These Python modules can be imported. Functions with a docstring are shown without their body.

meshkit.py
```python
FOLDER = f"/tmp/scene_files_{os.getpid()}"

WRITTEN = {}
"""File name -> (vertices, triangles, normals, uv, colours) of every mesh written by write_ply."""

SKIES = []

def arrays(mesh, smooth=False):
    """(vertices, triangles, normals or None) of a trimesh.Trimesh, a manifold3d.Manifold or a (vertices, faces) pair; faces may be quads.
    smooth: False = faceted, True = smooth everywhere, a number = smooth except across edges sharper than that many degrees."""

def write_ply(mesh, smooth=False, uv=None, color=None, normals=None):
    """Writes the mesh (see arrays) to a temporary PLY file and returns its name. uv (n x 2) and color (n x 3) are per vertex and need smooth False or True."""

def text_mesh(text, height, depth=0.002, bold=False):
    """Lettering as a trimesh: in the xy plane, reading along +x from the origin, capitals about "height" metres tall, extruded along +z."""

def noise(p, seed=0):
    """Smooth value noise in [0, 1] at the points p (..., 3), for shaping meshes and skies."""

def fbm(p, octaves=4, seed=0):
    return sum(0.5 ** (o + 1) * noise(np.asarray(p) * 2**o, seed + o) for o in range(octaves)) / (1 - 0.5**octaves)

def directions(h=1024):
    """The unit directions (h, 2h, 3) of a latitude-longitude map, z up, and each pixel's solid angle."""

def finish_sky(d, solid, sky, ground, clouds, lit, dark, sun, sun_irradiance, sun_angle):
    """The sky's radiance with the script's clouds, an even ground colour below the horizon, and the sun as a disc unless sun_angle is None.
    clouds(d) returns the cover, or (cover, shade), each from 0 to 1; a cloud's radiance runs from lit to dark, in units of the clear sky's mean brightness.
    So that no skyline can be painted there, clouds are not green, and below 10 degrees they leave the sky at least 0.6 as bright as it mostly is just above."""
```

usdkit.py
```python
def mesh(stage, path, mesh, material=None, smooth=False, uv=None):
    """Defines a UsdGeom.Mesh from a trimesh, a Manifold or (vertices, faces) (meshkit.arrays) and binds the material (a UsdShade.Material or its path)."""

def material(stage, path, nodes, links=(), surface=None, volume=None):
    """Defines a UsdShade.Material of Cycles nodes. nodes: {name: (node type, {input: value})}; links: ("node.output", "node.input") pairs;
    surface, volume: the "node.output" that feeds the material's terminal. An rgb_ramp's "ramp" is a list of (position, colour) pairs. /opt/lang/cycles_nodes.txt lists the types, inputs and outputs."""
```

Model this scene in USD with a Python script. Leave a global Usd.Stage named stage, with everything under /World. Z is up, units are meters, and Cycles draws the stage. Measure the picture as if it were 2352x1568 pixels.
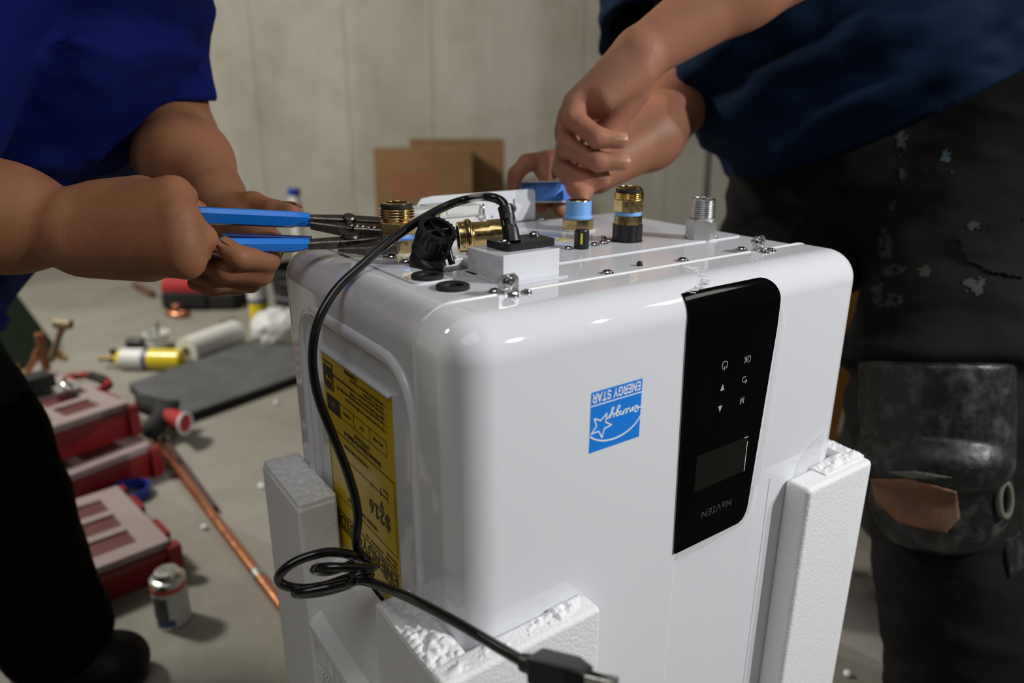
import math, re
import numpy as np, trimesh, manifold3d as m3
from shapely.geometry import Polygon, Point, LineString, box as sbox
from shapely.ops import unary_union
from pxr import Usd, UsdGeom, UsdLux, UsdShade, Gf, Sdf
import usdkit, meshkit

stage = Usd.Stage.CreateInMemory()
UsdGeom.SetStageUpAxis(stage, 'Z'); UsdGeom.SetStageMetersPerUnit(stage, 1.0)
UsdGeom.Xform.Define(stage, '/World')

# ------------------------------------------------------------------ camera
ZT = 0.75                                   # height of the heater's upper face over the floor
FPX, PITCH, YAW, ROLL = 1643.05, 0.31630, 0.95530, 0.0037
C = np.array([-0.2056, -0.3450, 0.1253 + ZT])
_fw = np.array([math.cos(YAW), math.sin(YAW), 0.]); _rt = np.array([math.sin(YAW), -math.cos(YAW), 0.]); _up = np.array([0, 0, 1.])
CF = _fw*math.cos(PITCH) - _up*math.sin(PITCH); _u0 = _fw*math.sin(PITCH) + _up*math.cos(PITCH)
CR = _rt*math.cos(ROLL) + _u0*math.sin(ROLL); CU = -_rt*math.sin(ROLL) + _u0*math.cos(ROLL)
cam = UsdGeom.Camera.Define(stage, '/World/camera')
cam.CreateHorizontalApertureAttr(36.0); cam.CreateFocalLengthAttr(36.0*FPX/2352)
cam.CreateVerticalApertureAttr(24.0)
cam.CreateFStopAttr(3.6); cam.CreateFocusDistanceAttr(0.60)
cam.CreateClippingRangeAttr(Gf.Vec2f(0.02, 1000))
cam.CreateExposureAttr(0.0)
cam.AddTransformOp().Set(Gf.Matrix4d(*[float(x) for r in ((*CR, 0), (*CU, 0), (*(-CF), 0), (*C, 1)) for x in r]))

# ------------------------------------------------------------------ lamps
def rect_light(name, pos, aim, w, h, power, col=(1, 1, 1), spread=None):
    pos = np.array(pos, float); d = np.array(aim, float) - pos; d /= np.linalg.norm(d)
    r = np.cross(d, _up); r /= np.linalg.norm(r); u = np.cross(r, d)
    L = UsdLux.RectLight.Define(stage, '/World/' + name)
    L.CreateWidthAttr(w); L.CreateHeightAttr(h); L.CreateIntensityAttr(power); L.CreateColorAttr(Gf.Vec3f(*col))
    L.AddTransformOp().Set(Gf.Matrix4d(*[float(x) for q in ((*r, 0), (*u, 0), (*(-d), 0), (*pos, 1)) for x in q]))
    return L
LAMP_A = np.array([1.25, -1.50, ZT + 1.02])         # twin work light on a stand, right of the camera
LAMP_B = np.array([-1.15, 2.45, 2.38])              # work light to the left, high up
CEIL = 2.70
def spot_light(name, pos, aim, radius, power, angle, soft, col):
    pos = np.array(pos, float); d = np.array(aim, float) - pos; d /= np.linalg.norm(d)
    r = np.cross(d, _up); r /= np.linalg.norm(r); u = np.cross(r, d)
    L = UsdLux.SphereLight.Define(stage, '/World/' + name)
    L.CreateRadiusAttr(radius); L.CreateIntensityAttr(power); L.CreateColorAttr(Gf.Vec3f(*col))
    sh = UsdLux.ShapingAPI.Apply(L.GetPrim()); sh.CreateShapingConeAngleAttr(angle); sh.CreateShapingConeSoftnessAttr(soft)
    L.AddTransformOp().Set(Gf.Matrix4d(*[float(x) for q in ((*r, 0), (*u, 0), (*(-d), 0), (*pos, 1)) for x in q]))
SPOT = 19500
spot_light('work_lamp_light', LAMP_A, (0.14, 0.0, ZT - .26), 0.012, SPOT, 27, .8, (.965, .985, 1.0))
spot_light('work_lamp_light_001', LAMP_A + [0.28, 0.16, -0.06], (0.14, 0.0, ZT - .26), 0.010, SPOT*.6, 27, .8, (.965, .985, 1.0))
rect_light('left_lamp_light', LAMP_B, (0.9, 2.4, 0.4), 0.45, 0.35, 165, (1.0, .97, .88))
rect_light('ceiling_light', (-1.0, -.9, CEIL - .06), (-1.0, -.8999, 0), 2.0, 1.3, 2.0, (.97, .98, 1.0))
rect_light('right_lamp_light', C*[1, 1, 0] + _rt*3.2 + _fw*.8 + _up*2.6, C*[1, 1, 0] + _rt*1.3 + _fw*1.6, .5, .5, 13, (1.0, .96, .88))
dome = UsdLux.DomeLight.Define(stage, '/World/dome'); dome.CreateIntensityAttr(0.02); dome.CreateColorAttr(Gf.Vec3f(.9, .95, 1))

# ------------------------------------------------------------------ helpers
def P(x, y, d):
    """A point seen at that place of the photograph, d metres in front of the camera."""
    return C + d*(CF + ((x - 1176)*CR - (y - 784)*CU)/FPX)
def on_floor(x, y, z=0.):
    d = CF + ((x - 1176)*CR - (y - 784)*CU)/FPX
    return C + d*(z - C[2])/d[2]
_names = {}
def numbered(parent, name):
    k = (parent, name); n = _names.get(k, -1) + 1; _names[k] = n
    return name if n == 0 else f'{name}_{n:03d}'
def tag(prim, label=None, cat=None, group=None, kind=None):
    prim = prim.GetPrim() if hasattr(prim, 'GetPrim') else prim
    for k, v in (('label', label), ('category', cat), ('group', group), ('kind', kind)):
        if v: prim.SetCustomDataByKey(k, v)
    return prim
def thing(name, label, cat, loc=(0, 0, 0), rz=0, group=None):
    path = '/World/' + numbered('/World', name)
    x = UsdGeom.Xform.Define(stage, path); x.AddTranslateOp().Set(Gf.Vec3d(*map(float, loc))); x.AddRotateZOp().Set(float(rz))
    return tag(x, label, cat, group)
def dup(src, loc, rz, label, group=None):
    was = src.GetCustomData()
    name = re.sub(r'_\d{3}$', '', src.GetName())
    r = thing(name, label, was['category'], loc, rz, group or was.get('group'))
    r.GetReferences().AddInternalReference(src.GetPath()); r.SetInstanceable(True)
    return r
def offset_of(prim):
    o = np.zeros(3); q = prim
    while q and str(q.GetPath()) not in ('/World', '/'):
        for op in UsdGeom.Xformable(q).GetOrderedXformOps() if q.IsA(UsdGeom.Xformable) else []:
            if op.GetOpType() == UsdGeom.XformOp.TypeTranslate: o += np.array(op.Get())
        q = q.GetParent()
    return o
def obj(name, mesh, m, parent=None, smooth=35, label=None, world=True):
    """ONE mesh prim. world=True: the mesh is in world coordinates and is moved into the parent's frame (parents that turn use world=False)."""
    pp = str(parent.GetPath()) if parent is not None else '/World'
    if isinstance(mesh, list): mesh = cat(mesh)
    if parent is not None and world:
        v, f = arr(mesh); mesh = trimesh.Trimesh(v - offset_of(parent), f, process=False)
    p = usdkit.mesh(stage, pp + '/' + numbered(pp, name), mesh, MATS[m], smooth).GetPrim()
    if label: p.SetCustomDataByKey('label', label)
    return p
def arr(m):
    if hasattr(m, 'to_mesh'):
        q = m.to_mesh(); return np.array(q.vert_properties[:, :3], float), np.array(q.tri_verts, int)
    if isinstance(m, tuple):
        v, f = np.asarray(m[0], float), np.asarray(m[1], int)
        return (v, np.vstack([f[:, [0, 1, 2]], f[:, [0, 2, 3]]])) if f.shape[1] == 4 else (v, f)
    return np.array(m.vertices, float), np.array(m.faces, int)
def tm(m): v, f = arr(m); return trimesh.Trimesh(v, f, process=False)
def cat(ms): return trimesh.util.concatenate([tm(m) for m in ms])
def mani(m): v, f = arr(m); return m3.Manifold(m3.Mesh(v.astype(np.float32), f.astype(np.uint32)))
def fr(o, X, Y, Z):
    T = np.eye(4); T[:3, 0], T[:3, 1], T[:3, 2], T[:3, 3] = X, Y, Z, o; return T
def along(a, b, hint=(0, 0, 1)):
    """A frame at a whose z runs towards b."""
    a, b = np.array(a, float), np.array(b, float); z = b - a; z /= np.linalg.norm(z)
    h = np.array(hint, float)
    if abs(z @ h) > .98: h = np.array([1., 0, 0])
    x = np.cross(h, z); x /= np.linalg.norm(x)
    return fr(a, x, np.cross(z, x), z)
def mv(m, T): q = tm(m); q.apply_transform(T); return q
def tr(m, t): q = tm(m); q.apply_translation(t); return q
def rot(axis, deg, pt=(0, 0, 0)): return trimesh.transformations.rotation_matrix(math.radians(deg), axis, pt)
def bx(lo, hi, c=0.):
    """A box with chamfered edges."""
    lo, hi = np.minimum(lo, hi), np.maximum(lo, hi)
    if c <= 0: return tr(trimesh.creation.box(hi - lo), (lo + hi)/2)
    c = min(c, (hi - lo).min()*.45); pts = []
    for k in range(3):
        a, b = lo + c, hi - c; a[k], b[k] = lo[k], hi[k]
        pts += [(x, y, z) for x in (a[0], b[0]) for y in (a[1], b[1]) for z in (a[2], b[2])]
    return tm(m3.Manifold.hull_points(np.array(pts)))
def rbx(lo, hi, r, n=16):
    """A box with rounded edges."""
    lo, hi = np.array(lo, float) + r, np.array(hi, float) - r; s = arr(m3.Manifold.sphere(r, n))[0]
    return m3.Manifold.hull_points(np.vstack([s + [x, y, z] for x in (lo[0], hi[0]) for y in (lo[1], hi[1]) for z in (lo[2], hi[2])]))
def lathe(prof, n=32, T=None):
    """prof: (r, z) from the axis at one end to the axis at the other; closed if it starts and ends with r = 0."""
    prof = np.array(prof, float); a = np.arange(n)*2*np.pi/n; k = len(prof)
    v = np.stack([prof[:, 0][:, None]*np.cos(a), prof[:, 0][:, None]*np.sin(a), np.repeat(prof[:, 1][:, None], n, 1)], -1).reshape(-1, 3)
    i, j = np.meshgrid(np.arange(k - 1), np.arange(n), indexing='ij'); j2 = (j + 1) % n
    f = np.stack([i*n + j, i*n + j2, (i + 1)*n + j2, (i + 1)*n + j], -1).reshape(-1, 4)
    f = np.vstack([f[:, [0, 1, 2]], f[:, [0, 2, 3]]])
    q = trimesh.Trimesh(v, f, process=False); q.merge_vertices(); q.update_faces(q.nondegenerate_faces())
    if prof[-1][1] < prof[0][1] and q.volume < 0 or q.volume < 0: q.invert()
    return mv(q, T) if T is not None else q
def ring(r0, r1, z0, z1, n=32, T=None, c=.0):
    p = [(r1 - c, z0), (r1, z0 + c), (r1, z1 - c), (r1 - c, z1), (r0 + c, z1), (r0, z1 - c), (r0, z0 + c), (r0 + c, z0), (r1 - c, z0)]
    return lathe(p, n, T)
def cyl(a, b, r, r2=None, n=24, c=0.):
    L = np.linalg.norm(np.array(b, float) - np.array(a, float)); r2 = r if r2 is None else r2
    return lathe([(0, 0), (r - c, 0), (r, c), (r2, L - c), (r2 - c, L), (0, L)], n, along(a, b))
def hexp(r, z0, z1, T=None, c=.0008, n=6):
    a = np.arange(n)*2*np.pi/n; q = []
    for z, rr in ((z0, r - c), (z0 + c, r), (z1 - c, r), (z1, r - c)): q += [(rr*math.cos(t), rr*math.sin(t), z) for t in a]
    h = tm(m3.Manifold.hull_points(np.array(q))); return mv(h, T) if T is not None else h
def ext(poly, h, T=None, z0=0.):
    ms = [tr(trimesh.creation.extrude_polygon(g, h, engine='earcut'), (0, 0, z0)) for g in getattr(poly, 'geoms', [poly]) if g.area > 1e-12]
    q = cat(ms); return mv(q, T) if T is not None else q
def rrect(x0, y0, x1, y1, r): return sbox(x0 + r, y0 + r, x1 - r, y1 - r).buffer(r, 8)
def spline(pts, n=12):
    p = np.array(pts, float); p = np.vstack([2*p[0] - p[1], p, 2*p[-1] - p[-2]]); out = []
    for i in range(1, len(p) - 2):
        t = np.linspace(0, 1, n, endpoint=False)[:, None]; a, b, c, d = p[i - 1:i + 3]
        out.append(.5*((2*b) + (c - a)*t + (2*a - 5*b + 4*c - d)*t**2 + (3*b - a - 3*c + d)*t**3))
    return np.vstack(out + [p[-2:-1]])
def tube(pts, r, n=14, caps=True):
    p = np.array(pts, float); k = len(p); r = np.broadcast_to(np.asarray(r, float), (k,))
    t = np.gradient(p, axis=0); t /= np.linalg.norm(t, axis=1, keepdims=True) + 1e-12
    x = np.cross(t[0], (0, 0, 1.) if abs(t[0][2]) < .9 else (1., 0, 0)); x /= np.linalg.norm(x); X = [x]
    for i in range(1, k):
        x = X[-1] - t[i]*(X[-1] @ t[i]); X.append(x/np.linalg.norm(x))
    X = np.array(X); Y = np.cross(t, X); a = np.arange(n)*2*np.pi/n
    v = (p[:, None] + r[:, None, None]*(np.cos(a)[None, :, None]*X[:, None] + np.sin(a)[None, :, None]*Y[:, None])).reshape(-1, 3)
    i, j = np.meshgrid(np.arange(k - 1), np.arange(n), indexing='ij'); j2 = (j + 1) % n
    q = np.stack([i*n + j, i*n + j2, (i + 1)*n + j2, (i + 1)*n + j], -1).reshape(-1, 4)
    f = np.vstack([q[:, [0, 1, 2]], q[:, [0, 2, 3]]])
    if caps:
        v = np.vstack([v, p[:1], p[-1:]]); s = np.arange(n); s2 = (s + 1) % n
        f = np.vstack([f, np.c_[np.full(n, k*n), s2, s], np.c_[np.full(n, k*n + 1), (k - 1)*n + s, (k - 1)*n + s2]])
    return trimesh.Trimesh(v, f, process=False)
def text(s, h, T, bold=False, depth=.0002, sx=1.):
    q = meshkit.text_mesh(s, h, depth, bold); q.apply_scale([sx, 1, 1]); return mv(q, T)
def text_w(s): return meshkit.text_mesh(s, 1., .1).bounds[1][0]
def screw(T, r=.0042, h=.0026, slot=True):
    """A pan head with a cross recess on a washer."""
    p = lathe([(0, 0), (r*1.28, 0), (r*1.28, .0006), (r*.98, .0007), (r, h*.55), (r*.86, h*.9), (r*.4, h), (r*.3, h*.55), (0, h*.5)], 24)
    c = [tr(trimesh.creation.box((r*1.15, r*.26, .0005)), (0, 0, h + .0001)), tr(trimesh.creation.box((r*.26, r*1.15, .0005)), (0, 0, h + .0001))]
    return mv(p, T), mv(cat(c), T)

def obj_n(name, mesh, m, parent, normal_of, cos=.9):
    """As obj(), with exact normals where the surface follows normal_of(points)."""
    v, f = arr(mesh); fn = np.cross(v[f[:, 1]] - v[f[:, 0]], v[f[:, 2]] - v[f[:, 0]]); l = np.linalg.norm(fn, axis=1); f, fn = f[l > 1e-14], fn[l > 1e-14]/l[l > 1e-14][:, None]
    c = v[f].reshape(-1, 3); n = normal_of(c); g = np.repeat(fn, 3, 0); n = np.where(((n*g).sum(1) > cos)[:, None], n, g)
    pp = str(parent.GetPath()); p = UsdGeom.Mesh.Define(stage, pp + '/' + numbered(pp, name)); T = Sdf.ValueTypeNames
    from pxr import Vt
    p.CreatePointsAttr(Vt.Vec3fArray.FromNumpy((c - offset_of(parent)).astype(np.float32))); p.CreateFaceVertexCountsAttr(Vt.IntArray.FromNumpy(np.full(len(f), 3, np.int32))); p.CreateFaceVertexIndicesAttr(Vt.IntArray.FromNumpy(np.arange(len(c)).astype(np.int32)))
    p.CreateSubdivisionSchemeAttr('none'); p.CreateNormalsAttr(Vt.Vec3fArray.FromNumpy(n.astype(np.float32))); p.SetNormalsInterpolation('vertex'); UsdShade.MaterialBindingAPI.Apply(p.GetPrim()).Bind(MATS[m]); return p.GetPrim()

# ------------------------------------------------------------------ signed distance bodies
def rc(p, a, b, ra, rb):
    a, b = np.asarray(a, float), np.asarray(b, float); ab = b - a
    t = np.clip(((p - a) @ ab)/(ab @ ab + 1e-12), 0, 1)
    return np.linalg.norm(p - a - t[:, None]*ab, axis=1) - (ra + t*(rb - ra))
def chain(p, pts, rs, k=.004):
    d = None
    for i in range(len(pts) - 1):
        e = rc(p, pts[i], pts[i + 1], rs[i], rs[i + 1]); d = e if d is None else smin(d, e, k)
    return d
def ell(p, c, r, R=None):
    q = p - np.asarray(c); q = q @ R if R is not None else q
    k0 = np.linalg.norm(q/r, axis=1); k1 = np.linalg.norm(q/np.square(r), axis=1) + 1e-9
    return k0*(k0 - 1)/k1
def smin(a, b, k):
    h = np.clip(.5 + .5*(b - a)/k, 0, 1); return b + (a - b)*h - k*h*(1 - h)
def smax(a, b, k): return -smin(-a, -b, k)
def sdf_mesh(fn, lo, hi, h, slack=.01, wide=1.5):
    H = 8*h; lo = np.array(lo, float); n = np.ceil((np.array(hi) - lo)/H).astype(int)
    g = np.stack(np.meshgrid(*[np.arange(k) for k in n], indexing='ij'), -1).reshape(-1, 3)
    def ev(p): return np.concatenate([fn(p[i:i + 150000]) for i in range(0, len(p), 150000)]) if len(p) else np.zeros(0)
    g = g[np.abs(ev(lo + (g + .5)*H)) < H*.9 + slack]
    o = np.stack(np.meshgrid(*[np.arange(8)]*3, indexing='ij'), -1).reshape(-1, 3)
    c = (g[:, None]*8 + o[None]).reshape(-1, 3)
    c = c[np.abs(ev(lo + (c + .5)*h)) < wide*h]
    N = n.max()*8 + 4; key = lambda q: (q[..., 0]*N + q[..., 1])*N + q[..., 2]
    co = np.array([(i, j, k) for i in (0, 1) for j in (0, 1) for k in (0, 1)])
    ck = key(c[:, None] + co[None]); uk, inv = np.unique(ck, return_inverse=True); inv = inv.reshape(ck.shape)
    up = np.stack([uk//(N*N), uk//N % N, uk % N], -1)
    val = ev(lo + up*h)[inv]; s = val < 0; act = s.any(1) & ~s.all(1)
    c, val, s = c[act], val[act], s[act]; acc, cnt = np.zeros((len(c), 3)), np.zeros(len(c))
    for a in range(8):
        for b in range(a + 1, 8):
            if np.abs(co[a] - co[b]).sum() == 1:
                m = s[:, a] != s[:, b]; t = val[m, a]/(val[m, a] - val[m, b]); acc[m] += co[a] + t[:, None]*(co[b] - co[a]); cnt[m] += 1
    v = lo + (c + acc/cnt[:, None])*h
    kk = key(c); order = np.argsort(kk); ks = kk[order]; F = []
    for ax in range(3):
        b, d = [(1, 2), (2, 0), (0, 1)][ax]; e = np.zeros(3, int); e[ax] = 1
        i1 = int(np.dot(e, [4, 2, 1])); m = s[:, 0] != s[:, i1]; q = c[m]; ids = []
        for db, dd in ((0, 0), (-1, 0), (-1, -1), (0, -1)):
            w = q.copy(); w[:, b] += db; w[:, d] += dd; kq = key(w); pos = np.clip(np.searchsorted(ks, kq), 0, len(ks) - 1)
            ids.append(np.where(ks[pos] == kq, order[pos], -1))
        ids = np.stack(ids, 1); ok = (ids >= 0).all(1); fl = s[m, 0][ok]; ids = ids[ok]
        ids[~fl] = ids[~fl][:, ::-1]; F += [ids[:, [0, 1, 2]], ids[:, [0, 2, 3]]]
    return trimesh.Trimesh(v, np.vstack(F), process=False)
def fold(p, seed, sc, amp):
    """Cloth folds: noise stretched along one direction (sc: frequency per axis)."""
    q = p @ sc if np.ndim(sc) == 2 else p*np.asarray(sc)
    return amp*(meshkit.fbm(q + 50, 3, seed) - .5)*2

# ------------------------------------------------------------------ materials
MATS = {}
def mat(name, col, rough=.5, metal=0., col2=None, vs=8., lo=.4, hi=.6, stretch=None, detail=4., bump=0., bs=300., bd=.001, coat=0., trans=0., sss=0., sheen=0., spec=.5, rvar=0., voro=0., alpha=None, extra=None, ior=1.5):
    nodes = {'p': ('principled_bsdf', {'base_color': col, 'roughness': rough, 'metallic': metal, 'coat_weight': coat, 'transmission_weight': trans, 'specular_ior_level': spec, 'ior': ior})}
    if alpha is not None: nodes['p'][1]['alpha'] = alpha
    if sss: nodes['p'][1].update({'subsurface_weight': sss, 'subsurface_radius': (1., .35, .2), 'subsurface_scale': .004})
    if sheen: nodes['p'][1].update({'sheen_weight': sheen, 'sheen_roughness': .4})
    links = []
    nodes['g'] = ('geometry', {})
    src = 'g.position'
    if stretch is not None:
        nodes['m'] = ('mapping', {'scale': stretch}); links.append(('g.position', 'm.vector')); src = 'm.vector'
    if col2 is not None:
        nodes['n'] = ('noise_texture', {'scale': vs, 'detail': detail, 'roughness': .6}); links += [(src, 'n.vector')]
        nodes['r'] = ('rgb_ramp', {'ramp': [(0., col), (lo, col), (hi, col2), (1., col2)]}); links += [('n.fac', 'r.fac'), ('r.color', 'p.base_color')]
    if rvar:
        nodes['n2'] = ('noise_texture', {'scale': vs*3, 'detail': 3.}); links.append((src, 'n2.vector'))
        nodes['mr'] = ('map_range', {'from_min': .3, 'from_max': .7, 'to_min': max(.02, rough - rvar), 'to_max': min(1., rough + rvar), 'clamp': True}); links += [('n2.fac', 'mr.value'), ('mr.result', 'p.roughness')]
    if bump:
        nodes['b'] = ('bump', {'strength': bump, 'distance': bd})
        if voro:
            nodes['bn'] = ('voronoi_texture', {'scale': voro}); links += [(src, 'bn.vector'), ('bn.distance', 'b.height')]; nodes['b'][1]['invert'] = True
        else:
            nodes['bn'] = ('noise_texture', {'scale': bs, 'detail': 3.}); links += [(src, 'bn.vector'), ('bn.fac', 'b.height')]
        links.append(('b.normal', 'p.normal'))
    if extra: extra(nodes, links)
    MATS[name] = usdkit.material(stage, '/World/Looks/' + name, nodes, links, surface='p.BSDF')
mat('white_paint', (.78, .785, .815), .022)
mat('white_paint_back', (.76, .765, .80), .03)
mat('gasket_cream', (.78, .77, .73), .2)
mat('black_gloss', (.0018, .0018, .0021), .07, spec=.07)
mat('display_glass', (.009, .0095, .007), .2, spec=.12)
mat('legend_grey', (.42, .44, .47), .5)
mat('logo_dark', (.055, .057, .06), .35)
mat('white_print', (.85, .86, .88), .5)
mat('star_blue', (.012, .22, .78), .35)
mat('label_yellow', (.70, .47, .006), .28, coat=.3)
mat('label_black', (.03, .02, .012), .4)
mat('label_white', (.8, .8, .78), .4)
mat('black_plastic', (.012, .012, .013), .36, bump=.15, bs=900., bd=.0005)
mat('black_rubber', (.014, .014, .014), .5)
mat('cable_black', (.006, .006, .007), .2, coat=.6)
mat('cable_print', (.06, .06, .06), .5)
mat('yellow_mark', (.75, .6, .03), .5)
mat('chrome', (.62, .62, .64), .14, 1.)
mat('screw_dark', (.02, .02, .02), .4, .5)
mat('steel', (.68, .67, .65), .42, 1., rvar=.06, vs=90.)
mat('zinc', (.70, .70, .70), .26, 1., rvar=.06, vs=60.)
mat('tool_steel', (.13, .115, .10), .38, 1., col2=(.20, .18, .16), vs=120., rvar=.12, bump=.2, bs=700.)
mat('brass_dark', (.22, .15, .06), .45, .8)
mat('brass_tan', (.27, .215, .12), .6, .2)
mat('rust', (.16, .055, .02), .7, .3)
mat('brass', (.74, .55, .26), .2, 1., col2=(.62, .45, .19), vs=90., rvar=.08)
mat('brass_polished', (.84, .64, .31), .1, 1.)
mat('brass_rough', (.62, .43, .18), .38, 1., bump=.3, bs=800.)
mat('handle_blue', (.012, .19, .70), .27, coat=.15, bump=.08, bs=250.)
mat('handle_inside', (.004, .02, .12), .5)
mat('tape_blue', (.20, .45, .86), .5)
mat('tape_spool_blue', (.075, .21, .62), .55, stretch=(1, 1, 8), col2=(.10, .26, .70), vs=120.)
mat('spool_white', (.74, .75, .78), .4)
mat('plastic_offwhite', (.66, .665, .62), .4)
mat('foam', (.87, .87, .87), .62, bump=.3, voro=380., bd=.0012, spec=.35)
mat('foam_rough', (.88, .88, .88), .7, bump=.15, voro=380., bd=.001, spec=.3)
mat('film_crease', (.85, .85, .87), .3)
mat('film', (.9, .9, .92), .12, alpha=.16)
mat('skin_tan', (.225, .095, .044), .56, col2=(.28, .12, .058), vs=14., sss=.1, bump=.3, bs=420., bd=.0006, spec=.22)
mat('skin_fair', (.36, .165, .098), .5, col2=(.42, .185, .11), vs=16., sss=.12, bump=.22, bs=420., bd=.0006, spec=.25)
mat('nail_tan', (.24, .11, .06), .35)
mat('nail_fair', (.46, .24, .165), .35)
mat('eye_white', (.75, .73, .7), .2); mat('eye_iris', (.05, .03, .02), .2); mat('lips', (.42, .17, .12), .45)
mat('hair_dark', (.018, .013, .010), .5, bump=.6, bs=500., stretch=(1, 1, .15))
mat('shirt_royal', (.0013, .0058, .072), .85, spec=.12, col2=(.0016, .0068, .083), vs=30., bump=.25, bs=1400., bd=.0004)
mat('shirt_navy', (.0014, .0098, .032), .85, spec=.12, col2=(.002, .012, .040), vs=25., bump=.25, bs=1400., bd=.0004)
mat('print_grey', (.10, .10, .14), .6)
mat('trousers_black', (.0018, .0018, .002), .95, spec=.08, bump=.25, bs=1300., bd=.0004)
mat('trousers_work', (.0068, .0064, .0062), .95, spec=.12, col2=(.0115, .0108, .010), vs=9., bump=.3, bs=1200., bd=.0004)
mat('paint_splash', (.02, .02, .018), .8); mat('paint_splash_teal', (.05, .09, .10), .8)
mat('pad_rubber', (.010, .010, .010), .42, spec=.4, col2=(.070, .069, .064), vs=34., lo=.50, hi=.74, detail=9., bump=.5, bs=120., rvar=.12)
mat('pad_leather', (.21, .085, .035), .8, col2=(.13, .07, .038), vs=30., detail=8., bump=.4, bs=240.)
mat('pad_seam', (.10, .10, .075), .8)
mat('boot', (.004, .004, .0045), .6, spec=.2)
mat('red_plastic', (.20, .007, .007), .42)
mat('red_dark', (.14, .008, .008), .5)
mat('clear_lid', (.80, .72, .72), .2, alpha=.42)
mat('compartment', (.11, .02, .02), .5)
mat('cardboard', (.27, .155, .065), .85, col2=(.24, .135, .055), vs=5.)
mat('cardboard_print', (.33, .11, .06), .85)
mat('red_print', (.42, .03, .02), .8)
mat('cardboard_orange', (.62, .27, .05), .8)
mat('cyl_yellow', (.68, .52, .01), .35, coat=.2)
mat('cyl_label', (.62, .62, .62), .45); mat('label_navy', (.03, .05, .14), .5)
mat('copper', (.80, .36, .20), .24, 1., rvar=.08, vs=40.)
mat('copper_dull', (.30, .13, .075), .45, .8)
mat('pipe_brown', (.10, .055, .05), .4, .4)
mat('mat_grey', (.07, .072, .076), .85, col2=(.095, .096, .10), vs=12., bump=.3, bs=300.)
mat('mat_edge', (.010, .010, .011), .9)
mat('white_plastic', (.62, .62, .60), .45)
mat('bag_white', (.60, .60, .60), .35, bump=.5, bs=40., bd=.01)
mat('can_metal', (.55, .55, .53), .25, 1.)
mat('can_label', (.46, .46, .44), .5); mat('can_red', (.45, .06, .03), .5); mat('can_dark', (.05, .065, .05), .5)
mat('blue_plastic', (.008, .03, .28), .4)
mat('green_plastic', (.004, .028, .016), .5)
mat('bucket_black', (.012, .012, .013), .45); mat('bucket_print', (.2, .2, .22), .5)
mat('fabric_red', (.34, .02, .02), .8); mat('fabric_black', (.006, .006, .006), .8)
mat('rod_steel', (.07, .068, .064), .5, .5)
mat('magenta', (.55, .01, .16), .4)
mat('grey_metal', (.16, .165, .17), .4, .5)
mat('wood_dark', (.12, .06, .03), .7)
mat('lamp_yellow', (.6, .42, .02), .4)
nodes = {'e': ('emission', {'color': (1, .98, .95), 'strength': 3.})}
MATS['lamp_lens'] = usdkit.material(stage, '/World/Looks/lamp_lens', nodes, [], surface='e.emission')
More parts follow.
